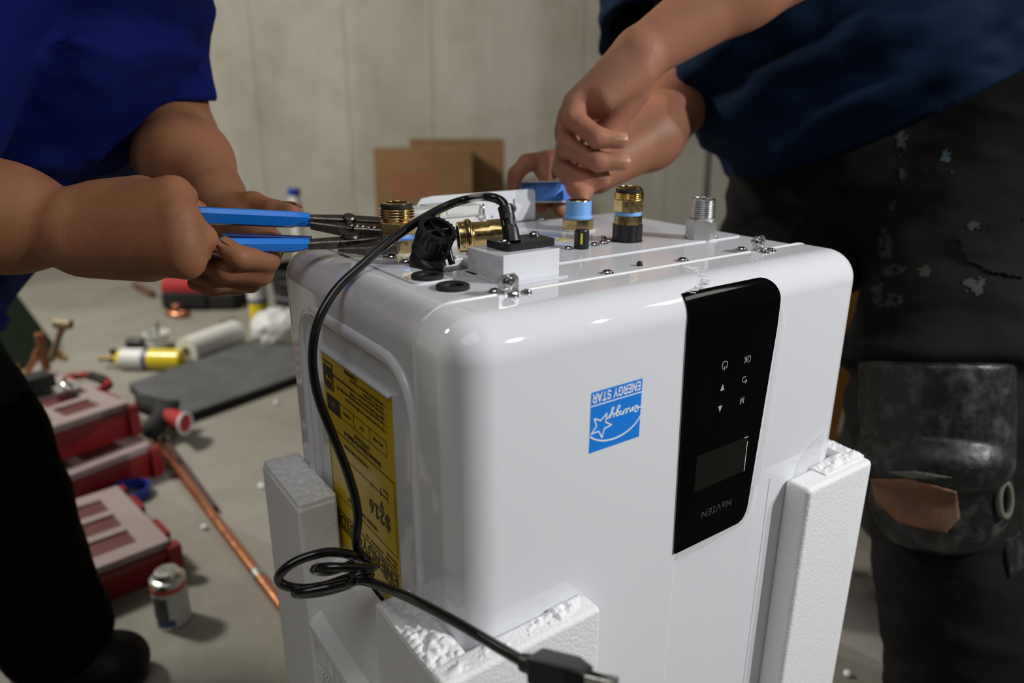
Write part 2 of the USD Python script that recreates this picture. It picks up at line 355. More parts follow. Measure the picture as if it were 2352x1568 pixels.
def concrete(name, a, b, c, streak, rough):
    n = {'p': ('principled_bsdf', {'roughness': rough, 'specular_ior_level': .3}), 'g': ('geometry', {}),
         'm': ('mapping', {'scale': streak}), 'n1': ('noise_texture', {'scale': 1., 'detail': 7., 'roughness': .62}), 'n2': ('noise_texture', {'scale': 2.3, 'detail': 8., 'roughness': .7}),
         'r1': ('rgb_ramp', {'ramp': [(0, a), (.38, a), (.62, b), (1, b)]}), 'r2': ('rgb_ramp', {'ramp': [(0, (1, 1, 1)), (.46, (1, 1, 1)), (.7, c), (1, c)]}),
         'x': ('mix_color', {'blend_type': 'multiply', 'fac': .85}), 'n3': ('noise_texture', {'scale': 90., 'detail': 4.}), 'b': ('bump', {'strength': .25, 'distance': .004})}
    l = [('g.position', 'm.vector'), ('m.vector', 'n1.vector'), ('g.position', 'n2.vector'), ('n1.fac', 'r1.fac'), ('n2.fac', 'r2.fac'), ('r1.color', 'x.a'), ('r2.color', 'x.b'), ('x.result', 'p.base_color'), ('g.position', 'n3.vector'), ('n3.fac', 'b.height'), ('b.normal', 'p.normal')]
    MATS[name] = usdkit.material(stage, '/World/Looks/' + name, n, l, surface='p.BSDF')
concrete('concrete_floor', (.225, .212, .183), (.285, .27, .235), (.78, .76, .72), (1.2, 1.2, 1), .75)
concrete('concrete_wall', (.42, .40, .35), (.50, .485, .435), (.80, .76, .71), (2.6, 2.6, .45), .8)
concrete('concrete_ceiling', (.5, .49, .46), (.55, .54, .51), (.9, .9, .9), (1, 1, 1), .9)

# ------------------------------------------------------------------ the room
def room_point(side, ahead, z): return C*[1, 1, 0] + _rt*side + _fw*ahead + _up*z
AW, BW, LW, RW = 4.75, -6.5, -2.9, 4.6                # the walls, measured from under the camera
def slab(name, pts, thick, m):
    lo = np.array(pts); n = np.cross(lo[1] - lo[0], lo[2] - lo[0]); n = n/np.linalg.norm(n)*thick
    q = obj(name, m3.Manifold.hull_points(np.vstack([lo, lo - n])), m, smooth=False); tag(q, kind='structure'); return q
rp = room_point; G = .12
slab('floor', [rp(LW - G, BW - G, 0), rp(RW + G, BW - G, 0), rp(RW + G, AW + G, 0), rp(LW - G, AW + G, 0)], .1, 'concrete_floor')
slab('ceiling', [rp(LW - G, AW + G, CEIL), rp(RW + G, AW + G, CEIL), rp(RW + G, BW - G, CEIL), rp(LW - G, BW - G, CEIL)], .1, 'concrete_ceiling')
wb = slab('wall_back', [rp(LW, AW, 0), rp(RW, AW, 0), rp(RW, AW, CEIL), rp(LW, AW, CEIL)], .1, 'concrete_wall')
slab('wall_front', [rp(RW, BW, 0), rp(LW, BW, 0), rp(LW, BW, CEIL), rp(RW, BW, CEIL)], .1, 'concrete_wall')
slab('wall_left', [rp(LW, BW, 0), rp(LW, AW, 0), rp(LW, AW, CEIL), rp(LW, BW, CEIL)], .1, 'concrete_wall')
slab('wall_right', [rp(RW, AW, 0), rp(RW, BW, 0), rp(RW, BW, CEIL), rp(RW, AW, CEIL)], .1, 'concrete_wall')
Tw = fr(rp(0, AW, 0), _rt, _up, -_fw)                # formwork marks left in the poured wall: joints between the boards
for s in (-1.62, -1.05, -.52, .42, .98, 1.9): obj('formwork_joint', bx((s, 0.0, -.001), (s + .012, CEIL, .006), .002), 'concrete_wall', wb, world=True) if False else obj('formwork_joint', mv(bx((s, 0.0, -.001), (s + .014, CEIL, .005), .002), Tw), 'concrete_wall', wb)

# ------------------------------------------------------------------ the water heater, standing upside down in its packing
HW, HD, HH, SEAM = .44, .336, .69, .0546
def H(x, y, z): return np.array([x, y, z + ZT])
heater = thing('water_heater', 'white wall-hung water heater with black control panel standing upside down in foam packing', 'water heater', (HW/2, HD/2, ZT - HH))
def shell(o, y0, y1, r=.028, n=56):
    lo, hi = np.array([-o, -o, -HH - .05]) + r, np.array([HW + o, HD + o, o]) - r
    s = arr(m3.Manifold.sphere(r, n))[0]
    q = m3.Manifold.hull_points(np.vstack([s + [x, y, z] for x in (lo[0], hi[0]) for y in (lo[1], hi[1]) for z in (lo[2], hi[2])]))
    q = q.trim_by_plane((0, 1, 0), y0).trim_by_plane((0, -1, 0), -y1).trim_by_plane((0, 0, 1), -HH)
    return q
TL = lambda z0: fr((0, 0, 0), (0, 1, 0), (0, 0, 1), (1, 0, 0))      # left face: u = y, v = z, extruded inwards (+x)
body = shell(0, SEAM + .0015, 1)
rec = rrect(.072, -.60, .275, -.053, .032)                          # pressed-in side panel
cut = m3.Manifold.hull_points(np.vstack([arr(mv(ext(rec.buffer(.004), .002), TL(0)))[0] - [.002, 0, 0], arr(mv(ext(rec, .0005), TL(0)))[0] + [.0035, 0, 0]]))
body = body - cut
top_cut = rbx((.062, .142, -.012), (.112, .178, .02), .004)
body = body - top_cut
def shell_normal(o, r=.028):
    lo, hi = np.array([-o, -o, -9]) + r, np.array([HW + o, HD + o, o]) - r
    def fn(p): q = p - [0, 0, ZT]; d = q - np.clip(q, lo, hi); return d/np.maximum(np.linalg.norm(d, axis=1, keepdims=True), 1e-9)
    return fn
bd = obj_n('body', tr(body, (0, 0, ZT)), 'white_paint_back', heater, shell_normal(0))
def loop_tube(poly, r, z):
    c = np.array(poly.exterior.coords); return tube(np.c_[np.full(len(c), z), c], r, 10, caps=False)
rim = rrect(.0635, -.612, .2835, -.0445, .040)
rim2 = ext(rim.buffer(.0045).difference(rim.buffer(-.0035)), .0022, TL(0)); rim2.apply_translation((-.0022, 0, 0))
top_rim = ext(rim.buffer(.0025).difference(rim.buffer(-.0015)), .0034, TL(0)); top_rim.apply_translation((-.0036, 0, 0))
rim_cage = cat([m3.Manifold.hull_points(np.vstack([np.c_[np.full(2, 0.0), [a[0], b[0]], [a[1], b[1]]]]*1)) for a, b in []]) if False else None
def bead_loop(poly, w, h):
    """A raised bead of round section along the outline."""
    c = np.array(poly.exterior.coords)[:-1]; k = len(c); t = np.roll(c, -1, 0) - np.roll(c, 1, 0); t /= np.linalg.norm(t, axis=1)[:, None]; n = np.c_[t[:, 1], -t[:, 0]]
    a = np.linspace(0, np.pi, 9); v = np.stack([np.c_[np.full(k, -h*math.sin(q) + .0004), c + n*(w/2*math.cos(q))] for q in a], 1).reshape(-1, 3)
    i, j = np.meshgrid(np.arange(k), np.arange(8), indexing='ij'); i2 = (i + 1) % k
    f = np.stack([i*9 + j, i*9 + j + 1, i2*9 + j + 1, i2*9 + j], -1).reshape(-1, 4)
    return trimesh.Trimesh(v, np.vstack([f[:, [0, 1, 2]], f[:, [0, 2, 3]]]), process=False)
fine_rim = Polygon(spline(list(np.array(rim.exterior.coords)[:-1]) + [rim.exterior.coords[0]], 3)[:-1])
obj('side_panel_bead', tr(bead_loop(rim, .011, .0038), (0, 0, ZT)), 'white_paint_back', heater, 60)
obj('label_ledge', tr(bx((-.0005, .1035, -.0785), (.006, .249, -.0748), .0012), (0, 0, ZT)), 'white_paint_back', heater)
cover = shell(.0016, -1, SEAM)
ch = m3.Manifold.hull_points(np.vstack([arr(shell(.0016, SEAM - .0012, SEAM - .0010))[0], arr(shell(.0004, SEAM - .0002, SEAM))[0]]))
cover = shell(.0016, -1, SEAM - .0011) + ch
gx = bx((.2035, -.01, -HH), (.3085, .0006, -.240), .0)              # shallow channel below the control panel
chan = m3.Manifold.hull_points(np.array([(x, y, z) for z in (-HH - .1, -.20) for x, y in ((.2055, -.02), (.2055, -.0012), (.2105, .0014), (.314, .0014), (.330, -.0012), (.330, -.02))]))
cover = cover - chan
obj_n('front_cover', tr(cover, (0, 0, ZT)), 'white_paint', heater, shell_normal(.0016))
# gasket between cover and body
gs = shell(.0007, SEAM - .001, SEAM + .002) - shell(-.004, SEAM - .01, SEAM + .01)
obj('seam_gasket', tr(gs, (0, 0, ZT)), 'gasket_cream', heater, 35)
ro = .028; ra = np.radians(np.linspace(0, 90, 14)); ge = .0014
sp1 = [(HW + ge - .001, SEAM, z + ZT) for z in (-.068, -.05, -.035)] + [(HW - ro + (ro + ge)*math.cos(t), SEAM, ZT - ro + (ro + ge)*math.sin(t)) for t in ra] + [(x, SEAM, ZT + ge) for x in np.linspace(HW - ro - .01, ro + .01, 12)] + [(ro - (ro + ge)*math.sin(t), SEAM, ZT - ro + (ro + ge)*math.cos(t)) for t in ra] + [(-ge, SEAM, z + ZT) for z in (-.035, -.05, -.064)]
obj('seam_lip', tube(sp1, .0014, 10), 'gasket_cream', heater, True)
obj('seam_lip', tube([(-.0006, SEAM + .0004, ZT - .064), (-.0006, SEAM + .0004, ZT - HH)], .0011, 8), 'white_paint', heater, True)
# raised plate of the connections
pl = ext(rrect(.034, .117, .41, .312, .006).difference(sbox(.060, .138, .114, .18)), .0012)
obj('connection_plate', tr(pl, (0, 0, ZT)), 'white_paint_back', heater, 30)
obj('drain_slot', tr(bx((.064, .144, -.0116), (.110, .176, -.004), .001), (0, 0, ZT)), 'black_plastic', heater)

# control panel: follows the cover over its rounded upper edge
def panel_profile(off):
    r = .028 + .0016; a = np.radians(np.linspace(0, 90, 15)); q = [(-.0016 - off, z) for z in np.linspace(-.2305, -.032, 24)]
    cy, cz = -.0016 + r, .0016 - r
    q += [(cy - (r + off)*math.cos(t), cz + (r + off)*math.sin(t)) for t in a]
    return np.array(q + [(.031, .0016 + off)])
def panel_edges(s, S):
    """Left and right edge of the panel at the way s along the profile (0 at the lower end)."""
    f = s/S; xl = .2046 - .0068*min(1, f*1.15); xr = .2965 + .0125*min(1, f*1.25)
    if s < .016: xr -= .0105*(1 - math.sqrt(max(0, 1 - (1 - s/.016)**2)))
    e = S - s; w = .022
    if e < w: xr -= w*(1 - math.sqrt(max(0, 1 - (1 - e/w)**2)))
    return xl, xr
pr = panel_profile(.0022); seg = np.r_[0, np.cumsum(np.linalg.norm(np.diff(pr, axis=0), axis=1))]; S = seg[-1] - .0285
ss = np.unique(np.r_[np.linspace(0, .016, 9), np.linspace(.016, S - .022, 34), S - .022 + .022*np.sin(np.linspace(0, np.pi/2, 12))]); nu = 9
def panel_grid(off):
    q = panel_profile(off); out = []
    for s in ss:
        y, z = np.interp(s, seg, q[:, 0]), np.interp(s, seg, q[:, 1]); xl, xr = panel_edges(s, S)
        z -= .0035*0
        out.append([(x, y, z + ZT) for x in np.linspace(xl, xr, nu)])
    return np.array(out)
go, gi = panel_grid(.0022), panel_grid(-.0005); k = len(ss)
# soften the outer rim
mid = go.copy(); inn = (go - go.mean((0, 1)))*[.978, 1, .988] + go.mean((0, 1)); inn[..., 1] = go[..., 1]; inn[..., 2] = go[..., 2]; 
v = np.vstack([go.reshape(-1, 3), gi.reshape(-1, 3)]); n0 = k*nu
i, j = np.meshgrid(np.arange(k - 1), np.arange(nu - 1), indexing='ij'); f = np.stack([i*nu + j, i*nu + j + 1, (i + 1)*nu + j + 1, (i + 1)*nu + j], -1).reshape(-1, 4)
bdr = [(i, 0) for i in range(k)] + [(k - 1, j) for j in range(1, nu)] + [(i, nu - 1) for i in range(k - 2, -1, -1)] + [(0, j) for j in range(nu - 2, 0, -1)]
b = np.array([i*nu + j for i, j in bdr]); b2 = np.roll(b, -1); side = np.c_[b, b + n0, b2 + n0, b2]
F = np.vstack([f, f[:, ::-1] + n0, side[:, ::-1]])
pn = trimesh.Trimesh(v, np.vstack([F[:, [0, 1, 2]], F[:, [0, 2, 3]]]), process=False); trimesh.repair.fix_normals(pn)
panel = obj('control_panel', pn, 'black_gloss', heater, 40, label='glossy black control panel with touch keys and small display')
PY = -.0016 - .0022
def face(x, z, y): return fr((x, y, z + ZT), (-1, 0, 0), (0, 0, -1), (0, -1, 0))   # upside-down lettering on the front
px = lambda x, z: (x - (.0122 + .0145*x)*.317, z + (.00424 - .0355*z)*.317)                    # from the cover's plane to the panel's plane
disp = sbox(-.0325, -.0165, .0325, .0165)
dx, dz = px(.2580, -.164)
obj('display', ext(disp, .0003, face(dx, dz, PY)), 'display_glass', panel, label='dim grey display window')
obj('display_edge', ext(unary_union([sbox(-.0329, -.012, -.0322, .0165), sbox(-.0329, -.0168, -.028, -.0163)]), .0004, face(dx, dz, PY)), 'white_print', panel)
kp = rrect(-.023, -.033, .023, .033, .003); kx, kz = px(.2640, -.0925)
obj('key_field', ext(kp, .00015, face(kx, kz, PY)), 'black_gloss', panel)
arc = Point(0, 0).buffer(.0036, 24).difference(Point(0, 0).buffer(.0030, 24)).difference(Polygon([(0, 0), (-.003, .006), (.003, .006)]))
def sym(name, poly, x, z): q = px(x, z); obj(name, ext(poly, .0003, face(*q, PY - .00015)), 'legend_grey', panel)
sym('power_symbol', unary_union([arc, sbox(-.0003, .0005, .0003, .0045)]), .2490, -.0722)
sym('up_symbol', Polygon([(-.0024, .0028), (.0024, .0028), (0, -.0028)]), .2488, -.0913)
sym('down_symbol', Polygon([(-.0024, -.0028), (.0024, -.0028), (0, .0028)]), .2484, -.1105)
bk = unary_union([LineString([(-.0028, .0012), (.001, .0012)]).buffer(.0003), LineString([(.001, .0012)] + [(.001 + .0021*math.sin(t), -.0009 + .0021*math.cos(t)) for t in np.linspace(0, np.pi, 12)] + [(-.0012, -.003)]).buffer(.0003), LineString([(-.0012, .0030), (-.0030, .0012), (-.0012, -.0006)]).buffer(.0003)])
sym('back_symbol', bk, .2771, -.0914)
for s, x, z in (('OK', .2779, -.0729), ('M', .2769, -.1098)):
    qx, qz = px(x, z); h = .0058; w = text_w(s)*h*.8
    obj('key_letter', text(s, h, face(qx + w/2, qz + h/2, PY - .00015), sx=.8), 'legend_grey', panel)
qx, qz = px(.2781, -.2045); obj('maker_lettering', text('NaVIEN', .0062, face(qx, qz + .0005, PY), sx=1.25), 'logo_dark', panel)
# clear film left around the panel's edge
fm = Polygon([(.3155, -.03), (.3225, -.05), (.3185, -.13), (.3165, -.175), (.314, -.222), (.304, -.236), (.25, -.2405), (.207, -.2385), (.209, -.234), (.29, -.232), (.3025, -.226), (.311, -.15), (.314, -.06)])
obj('protective_film', ext(Polygon([(x, z) for x, z in fm.exterior.coords]), .0002, fr((0, -.0024, ZT), (1, 0, 0), (0, 0, 1), (0, -1, 0))), 'film', heater, label='clear protective film peeling at the panel edge')
obj('protective_film', ext(Polygon([(.366, -.218), (.372, -.195), (.392, -.178), (.412, -.172), (.412, -.205), (.396, -.2085)]), .0002, fr((0, -.0035, ZT), (1, 0, 0), (0, 0, 1), (0, -1, 0))), 'film', heater)

def on_shell(x, y, o=.0016, r=.028):
    d = unit_(CF + ((x - 1176)*CR - (y - 784)*CU)/FPX); t = .3; lo, hi = np.array([-o, -o, -9]) + r, np.array([HW + o, HD + o, o]) - r
    for _ in range(80): q = C + d*t - [0, 0, ZT]; t += np.linalg.norm(q - np.clip(q, lo, hi)) - r
    return C + d*t
unit_ = lambda v: np.array(v)/np.linalg.norm(v)
wrk = [on_shell(x, y) for x, y in ((1566, 611), (1584, 616), (1604, 630), (1612, 642), (1604, 652), (1588, 664), (1574, 670))]
rw = np.random.default_rng(5); wp = spline(wrk, 5)
obj('film_wrinkle', cat([tube([a + [rw.uniform(-.001, .001), rw.uniform(-.001, .001), 0], a + CR*rw.uniform(.004, .009) - CU*rw.uniform(.0, .002) ], [.0007, .0002], 5) for a in wp]), 'film_crease', heater, True, label='crinkled white crease of the protective film')
# blue star sticker on the front
st = obj('energy_sticker', ext(sbox(-.0247, -.0233, .0247, .0233), .0002, face(.1293, -.0856, -.0016)), 'star_blue', heater, label='square blue energy sticker with white star and lettering')
FS = lambda d=.0002: face(.1293, -.0856, -.0016 - d)
wh = [text('ENERGY STAR', .0066, FS() @ trimesh.transformations.translation_matrix((-.0234, -.0216, 0)), bold=True, sx=.0466/(text_w('ENERGY STAR')*.0066))]
wh.append(ext(sbox(-.0247, -.0133, .0247, -.0125), .0002, FS()))
arcp = LineString([(x, .0125*math.sqrt(max(0, 1 - ((x - .0015)/.0285)**2))*1.55 - .0015) for x in np.linspace(-.0247, .0247, 40)]).buffer(.0006, 3).intersection(sbox(-.0247, -.02, .0247, .0228))
wh.append(ext(arcp, .0002, FS()))
star = []
for q in range(10): a = math.pi/2 + q*math.pi/5 + .12; r = (.0102, .0045)[q % 2]; star.append((.0143 + r*math.cos(a), .0042 + r*.95*math.sin(a)))
wh.append(ext(LineString(star + star[:2]).buffer(.0005, 2), .0002, FS()))
def script(paths, s, ox, oy, w): return unary_union([LineString([(ox + x*s, oy + y*s) for x, y in spline([(*q, 0) for q in p], 6)[:, :2]]).buffer(w, 2) for p in paths])
ENERGY = [[(-1.5, .9), (0, .45), (.9, .75), (.7, 1.3), (.1, 1.2), (-.1, .4), (.5, -.05), (1.2, .3), (1.6, .9), (1.6, 0), (1.75, .5), (2.2, .95), (2.3, .3), (2.6, 0), (3.1, .4), (3.5, .9), (3.2, .85), (3.1, .3), (3.5, 0), (4.0, .5), (4.2, .95), (4.2, .3), (4.5, .9), (5.0, .8), (4.9, .1)],
          [(6.0, .85), (5.5, .9), (5.3, .3), (5.7, 0), (6.1, .5), (6.15, .9), (6.0, -.4), (5.6, -1.3), (5.2, -1.0), (6.0, -.1), (6.8, .6), (6.9, .95), (6.9, .2), (7.3, .05), (7.7, .5), (7.9, .95), (7.7, 0), (7.3, -1.2), (6.9, -1.0), (7.6, -.1), (8.6, .9)]]
wh.append(ext(script(ENERGY, .0035, -.0214, -.0030, .00045), .0002, FS()))
obj('sticker_print', wh, 'white_print', st, smooth=False)

# yellow energy label on the left side: u runs along +y, v downwards-up (the label hangs upside down)
LX = .0035
def left(y, z, d=0.): return fr((LX - d, y, z + ZT), (0, 1, 0), (0, 0, -1), (-1, 0, 0))
lab = obj('energy_label', ext(sbox(.1045, -.2735, .2445, -.0795), .0003, fr((LX, 0, ZT), (0, 1, 0), (0, 0, 1), (1, 0, 0))), 'label_yellow', heater, smooth=False, label='large yellow energy guide label printed in black')
obj('label_backing', ext(sbox(.1045, -.295, .2445, -.2735), .0003, fr((LX, 0, ZT), (0, 1, 0), (0, 0, 1), (1, 0, 0))), 'label_white', lab, smooth=False)
ink, inkw = [], []
def ln(pts, w=.00025): ink.append(ext(LineString(pts).buffer(w, cap_style=3), .0002, fr((LX, 0, ZT), (0, 1, 0), (0, 0, 1), (1, 0, 0)) @ trimesh.transformations.translation_matrix((0, 0, -.0003))))
def ar(poly, dst=None): (ink if dst is None else dst).append(ext(poly, .0002, fr((LX, 0, ZT), (0, 1, 0), (0, 0, 1), (1, 0, 0)) @ trimesh.transformations.translation_matrix((0, 0, -.0003 if dst is None else -.0006))))
def wr(s, y, z, h, width=None, bold=False, dst=None, end=False):
    sx = 1. if width is None else width/(text_w(s)*h)
    if end: y = y - text_w(s)*h*sx
    (ink if dst is None else dst).append(text(s, h, left(y, z, .0003 if dst is None else .0006), bold, sx=sx))
# z is the foot line; glyphs reach from there towards -z since the label hangs upside down
wr('ENERGYGUIDE', .1075, -.2375, .0120, .131, True); ln([(.1075, -.2345), (.2415, -.2345)], .0006)
wr('U.S. Government', .108, -.2510, .0024, .03); wr('Federal law prohibits removal of this label before consumer purchase.', .15, -.2510, .0022, .09)
wr('Water Heater - Instantaneous - Gas', .1088, -.2290, .0026, .062); wr('Natural Gas', .1088, -.2240, .0026)
ln([(.1074, -.2185), (.2415, -.2185), (.2415, -.1505), (.1074, -.1505), (.1074, -.2185)])
wr('Estimated Yearly Energy Cost', .1443, -.2105, .0036, .062)
wr('$216', .1172, -.1875, .0125, .040, True)
ar(Polygon([(.1290, -.1790), (.1375, -.1790), (.1333, -.1855)]) if False else Polygon([(.129, -.1855), (.1372, -.1855), (.1331, -.1775)]))
ln([(.1335, -.1715), (.1205, -.1715)], .0006); ln([(.1205, -.1745), (.1205, -.1685)]); ln([(.1335, -.1735), (.1335, -.1670)], .0006); ln([(.1335, -.1715), (.232, -.1715)]); ln([(.150, -.1735), (.150, -.1695)])
wr('$210', .1195, -.1645, .0026); wr('$240', .222, -.1645, .0026); wr('Cost Range of Similar Models', .1555, -.1570, .0030, .050)
ln([(.1074, -.1505), (.2415, -.1505)])
wr('Maximum Gallons Per Minute of', .1300, -.1430, .0042, .073, True); wr('(GPM Rating)', .150, -.1375, .0036, .030)
ln([(.1175, -.1325), (.2385, -.1325), (.2385, -.1195), (.1175, -.1195), (.1175, -.1325)])
for y in (.149, .180): ln([(y, -.1325), (y, -.1195)])
wr('very small', .1230, -.1245, .0032, .019); wr('low', .1600, -.1245, .0032); wr('medium', .1860, -.1245, .0032, .016)
ar(sbox(.2095, -.1340, .2385, -.1185)); wr('5.4', .2200, -.1235, .0034, .006, False, inkw)
for q, (s, w, z) in enumerate((('Your cost will depend on your utility rates and use.', .077, -.1095), ('Cost range based only on models fueled by natural gas with a', .096, -.1040), ('high GPM rating (greater than 4.0 GPM).', .066, -.1000), ('Estimated energy cost based on a national average natural gas', .101, -.0955), ('cost of $1.21 per therm.', .038, -.0918), ('Estimated yearly energy use: 170 therms.', .063, -.0880))):
    wr(s, .1185, z, .0026, w)
    if q in (0, 1, 3, 5): ar(Point(.1152, z - .0011).buffer(.0008))
wr('ftc.gov/energy', .1675, -.0835, .0032, .0255, True)
ar(sbox(.2205, -.1130, .2430, -.0920)); ar(sbox(.2205, -.0912, .2430, -.0870)); wr('ENERGY STAR', .2212, -.0880, .0026, .021, True, inkw)
TQ = left(.2318, -.1035, .0006); inkw.append(ext(script(ENERGY, .0016, -.0085, -.0012, .0002), .0002, TQ)); inkw.append(ext(LineString([(.0105*math.cos(t), .0015 + .009*math.sin(t)) for t in np.linspace(0, math.pi, 20)]).buffer(.0003), .0002, TQ))
obj('label_print', ink, 'label_black', lab, smooth=False); obj('label_print', inkw, 'label_yellow', lab, smooth=False)
rngb = np.random.default_rng(4); bars, y = [], .134
while y < .165: w = rngb.choice([.0004, .0008, .0012]); bars.append(sbox(y, -.290, y + w, -.279)); y += w + rngb.choice([.0004, .0008])
ink = []; ar(unary_union(bars)); wr('2  017002  3', .134, -.2765, .002, .03); obj('barcode', ink, 'label_black', lab, smooth=False)

# ------------------------------------------------------------------ connections on the heater's upper face
def T0(x, y, z=0.): return trimesh.transformations.translation_matrix((x, y, z + ZT))
def put_screw(x, y, parent=heater, z=0., **k):
    a, b = screw(T0(x, y, z) @ rot((0, 0, 1), (x*7919 + y*104729)*57 % 90), **k); s = obj('screw', a, 'chrome', parent); obj('cross_recess', b, 'screw_dark', s) if parent is heater else None
    return s
for x, y in ((1395, 628), (1568, 599), (1137, 671), (1235, 637), (932, 606), (900, 595), (1035, 596), (1365, 566), (1385, 562), (1397, 558), (1305, 575), (1703, 574), (1577, 549), (1640, 549), (1243, 509), (1385, 551)):
    q = on_floor(x, y, ZT); put_screw(q[0], q[1], r=.0034 if y < 556 else .0042, z=.0012 if q[1] > .118 else 0)
q = on_floor(1469, 610, ZT); obj('rubber_bumper', lathe([(0, 0), (.0025, 0), (.0025, .0016), (.0019, .0034), (0, .0040)], 16, T0(q[0], q[1])), 'black_rubber', heater)
for x, y in ((982, 641), (1040, 662)):
    q = on_floor(x, y, ZT); zg = .0012 if q[1] > .117 else 0.; g = obj('grommet', lathe([(.0125, 0), (.0125, .0024), (.0116, .0032), (.0088, .0032), (.0074, .0022), (.0068, -.002)], 40, T0(q[0], q[1], zg)), 'black_rubber', heater, 40)
    obj('grommet_hole', lathe([(0, 0), (.0085, 0), (.0085, .0006), (0, .0006)], 24, T0(q[0], q[1], zg)), 'screw_dark', g)
def thread(r, z0, z1, pitch, d, n=40):
    k = max(2, int(round((z1 - z0)/pitch))); p = []
    for q in range(k): a = z0 + (z1 - z0)*q/k; b = z0 + (z1 - z0)*(q + 1)/k; p += [(r - d, a), (r, a + (b - a)*.4), (r, a + (b - a)*.6)]
    return p + [(r - d, z1)]
# brass adapter in the jaws of the pliers
A = T0(.080, .237)
fa = obj('brass_adapter', hexp(.0158, .0012, .0135, A), 'brass', heater, 25, label='threaded brass adapter with black gasket between the plier jaws')
obj('sealing_tape', lathe([(.0120, .0135), (.0142, .0137), (.0146, .0155), (.0140, .0178), (.0120, .0180)], 40, A), 'tape_blue', fa)
obj('hexagon', hexp(.0172, .0175, .0285, A @ rot((0, 0, 1), 12)), 'brass_rough', fa, 25)
obj('thread', lathe([(.0125, .0285), (.0128, .0312)] + thread(.0158, .0312, .0405, .0023, .0011) + [(.0118, .0408), (.0118, .0445), (.0100, .0452), (.0094, .0445), (.0094, .012), (0, .012)], 48, A), 'brass_polished', fa, 50)
obj('gasket', ring(.0118, .0143, .0407, .0438, 48, A, .0005), 'black_rubber', fa)
# taped adapter
A = T0(.292, .238)
fb = obj('taped_adapter', hexp(.0165, .0012, .0135, A, n=8), 'brass', heater, 25, label='brass adapter wrapped in pale blue sealing tape')
w = [(.0118, .0135), (.0150, .0137), (.0152, .0155), (.0139, .0172)]
for z in np.linspace(.0180, .0300, 9): w += [(.0134, z), (.0139, z + .0007)]
obj('sealing_tape', lathe(w + [(.0137, .0318), (.0125, .0322), (.0122, .018)], 48, A), 'tape_blue', fb, 40)
obj('sleeve', lathe([(.0108, .0012), (.0124, .0014), (.0124, .0318), (.0116, .0330), (.0104, .0325), (.0102, .01), (0, .01)], 40, A), 'brass_polished', fb)
obj('white_washer', ring(.0165, .0188, .0012, .0030, 36, A, .0006), 'plastic_offwhite', fb)
# union with black knurled nut
A = T0(.290, .161)
n = 24; a = np.arange(n*2)*np.pi/n; kn = Polygon([((.0147 if i % 4 < 2 else .0138)*math.cos(t), (.0147 if i % 4 < 2 else .0138)*math.sin(t)) for i, t in enumerate(a)]).difference(Point(0, 0).buffer(.0118))
fc = obj('knurled_nut', cat([ext(kn, .0165, A, .0012), ring(.0115, .0154, .0006, .0022, 40, A)]), 'black_plastic', heater, 30, label='black knurled nut under a brass union')
obj('hexagon', hexp(.0136, .0160, .0262, A, n=8), 'brass', fc, 25)
obj('sealing_tape', lathe([(.0110, .0262), (.0126, .0264), (.0130, .0280), (.0126, .0300), (.0110, .0302)], 40, A), 'tape_blue', fc)
obj('hexagon', hexp(.0146, .0300, .0415, A @ rot((0, 0, 1), 20), n=8), 'brass', fc, 25)
obj('thread', lathe([(.0120, .0410)] + thread(.0140, .0415, .0485, .0018, .0009) + [(.0118, .0487), (.0116, .0528), (.0104, .0534), (.0098, .0525), (.0098, .03), (0, .03)], 48, A), 'brass_polished', fc, 50)
obj('gasket', ring(.0116, .0132, .0486, .0512, 40, A, .0005), 'black_rubber', fc)
# steel gas nipple
A = T0(.360, .129)
hx = mani(hexp(.0150, .0012, .0215, A @ rot((0, 0, 1), 17), c=.0004)) ^ mani(lathe([(0, 0), (.0160, 0), (.0160, .0175), (.0118, .0225), (0, .0225)], 48, A))
fd = obj('steel_nipple', hx, 'steel', heater, 25, label='hexagonal steel pipe nipple with tapered thread')
th = []
for q in range(10): z = .0222 + q*.0018; r = .0126 - q*.00007; th += [(r - .0008, z), (r, z + .0007), (r, z + .0010), (r - .0008, z + .0017)]
obj('thread', lathe([(.0105, .021)] + th + [(.0112, .0405), (.0102, .0412), (.0094, .0405), (.0092, .02), (0, .02)], 48, A), 'zinc', fd, 50)
# black knob with a yellow mark
q = on_floor(1335, 573, ZT); A = T0(q[0], q[1]); a = np.arange(32)*np.pi/16
kp2 = Polygon([((.0070 if i % 2 else .0066)*math.cos(t), (.0070 if i % 2 else .0066)*math.sin(t)) for i, t in enumerate(a)])
kb = obj('filter_knob', cat([ext(kp2, .0165, A, .001), lathe([(0, .0175), (.0064, .0175), (.0058, .0187), (0, .0190)], 24, A)]), 'black_plastic', heater, 30)
dv = C - q; dv[2] = 0; dv /= np.linalg.norm(dv); sd = np.cross((0, 0, 1), dv)
obj('yellow_mark', ext(rrect(-.0011, .006, .0011, .0162, .001), .0005, fr(q + dv*.0067, sd, (0, 0, 1), dv)), 'yellow_mark', kb)
q2 = on_floor(1290, 551, ZT + .0012); obj('round_sticker', lathe([(0, 0), (.0055, 0), (.0055, .0003), (0, .0003)], 24, T0(q2[0], q2[1], .0012)), 'yellow_mark', heater)
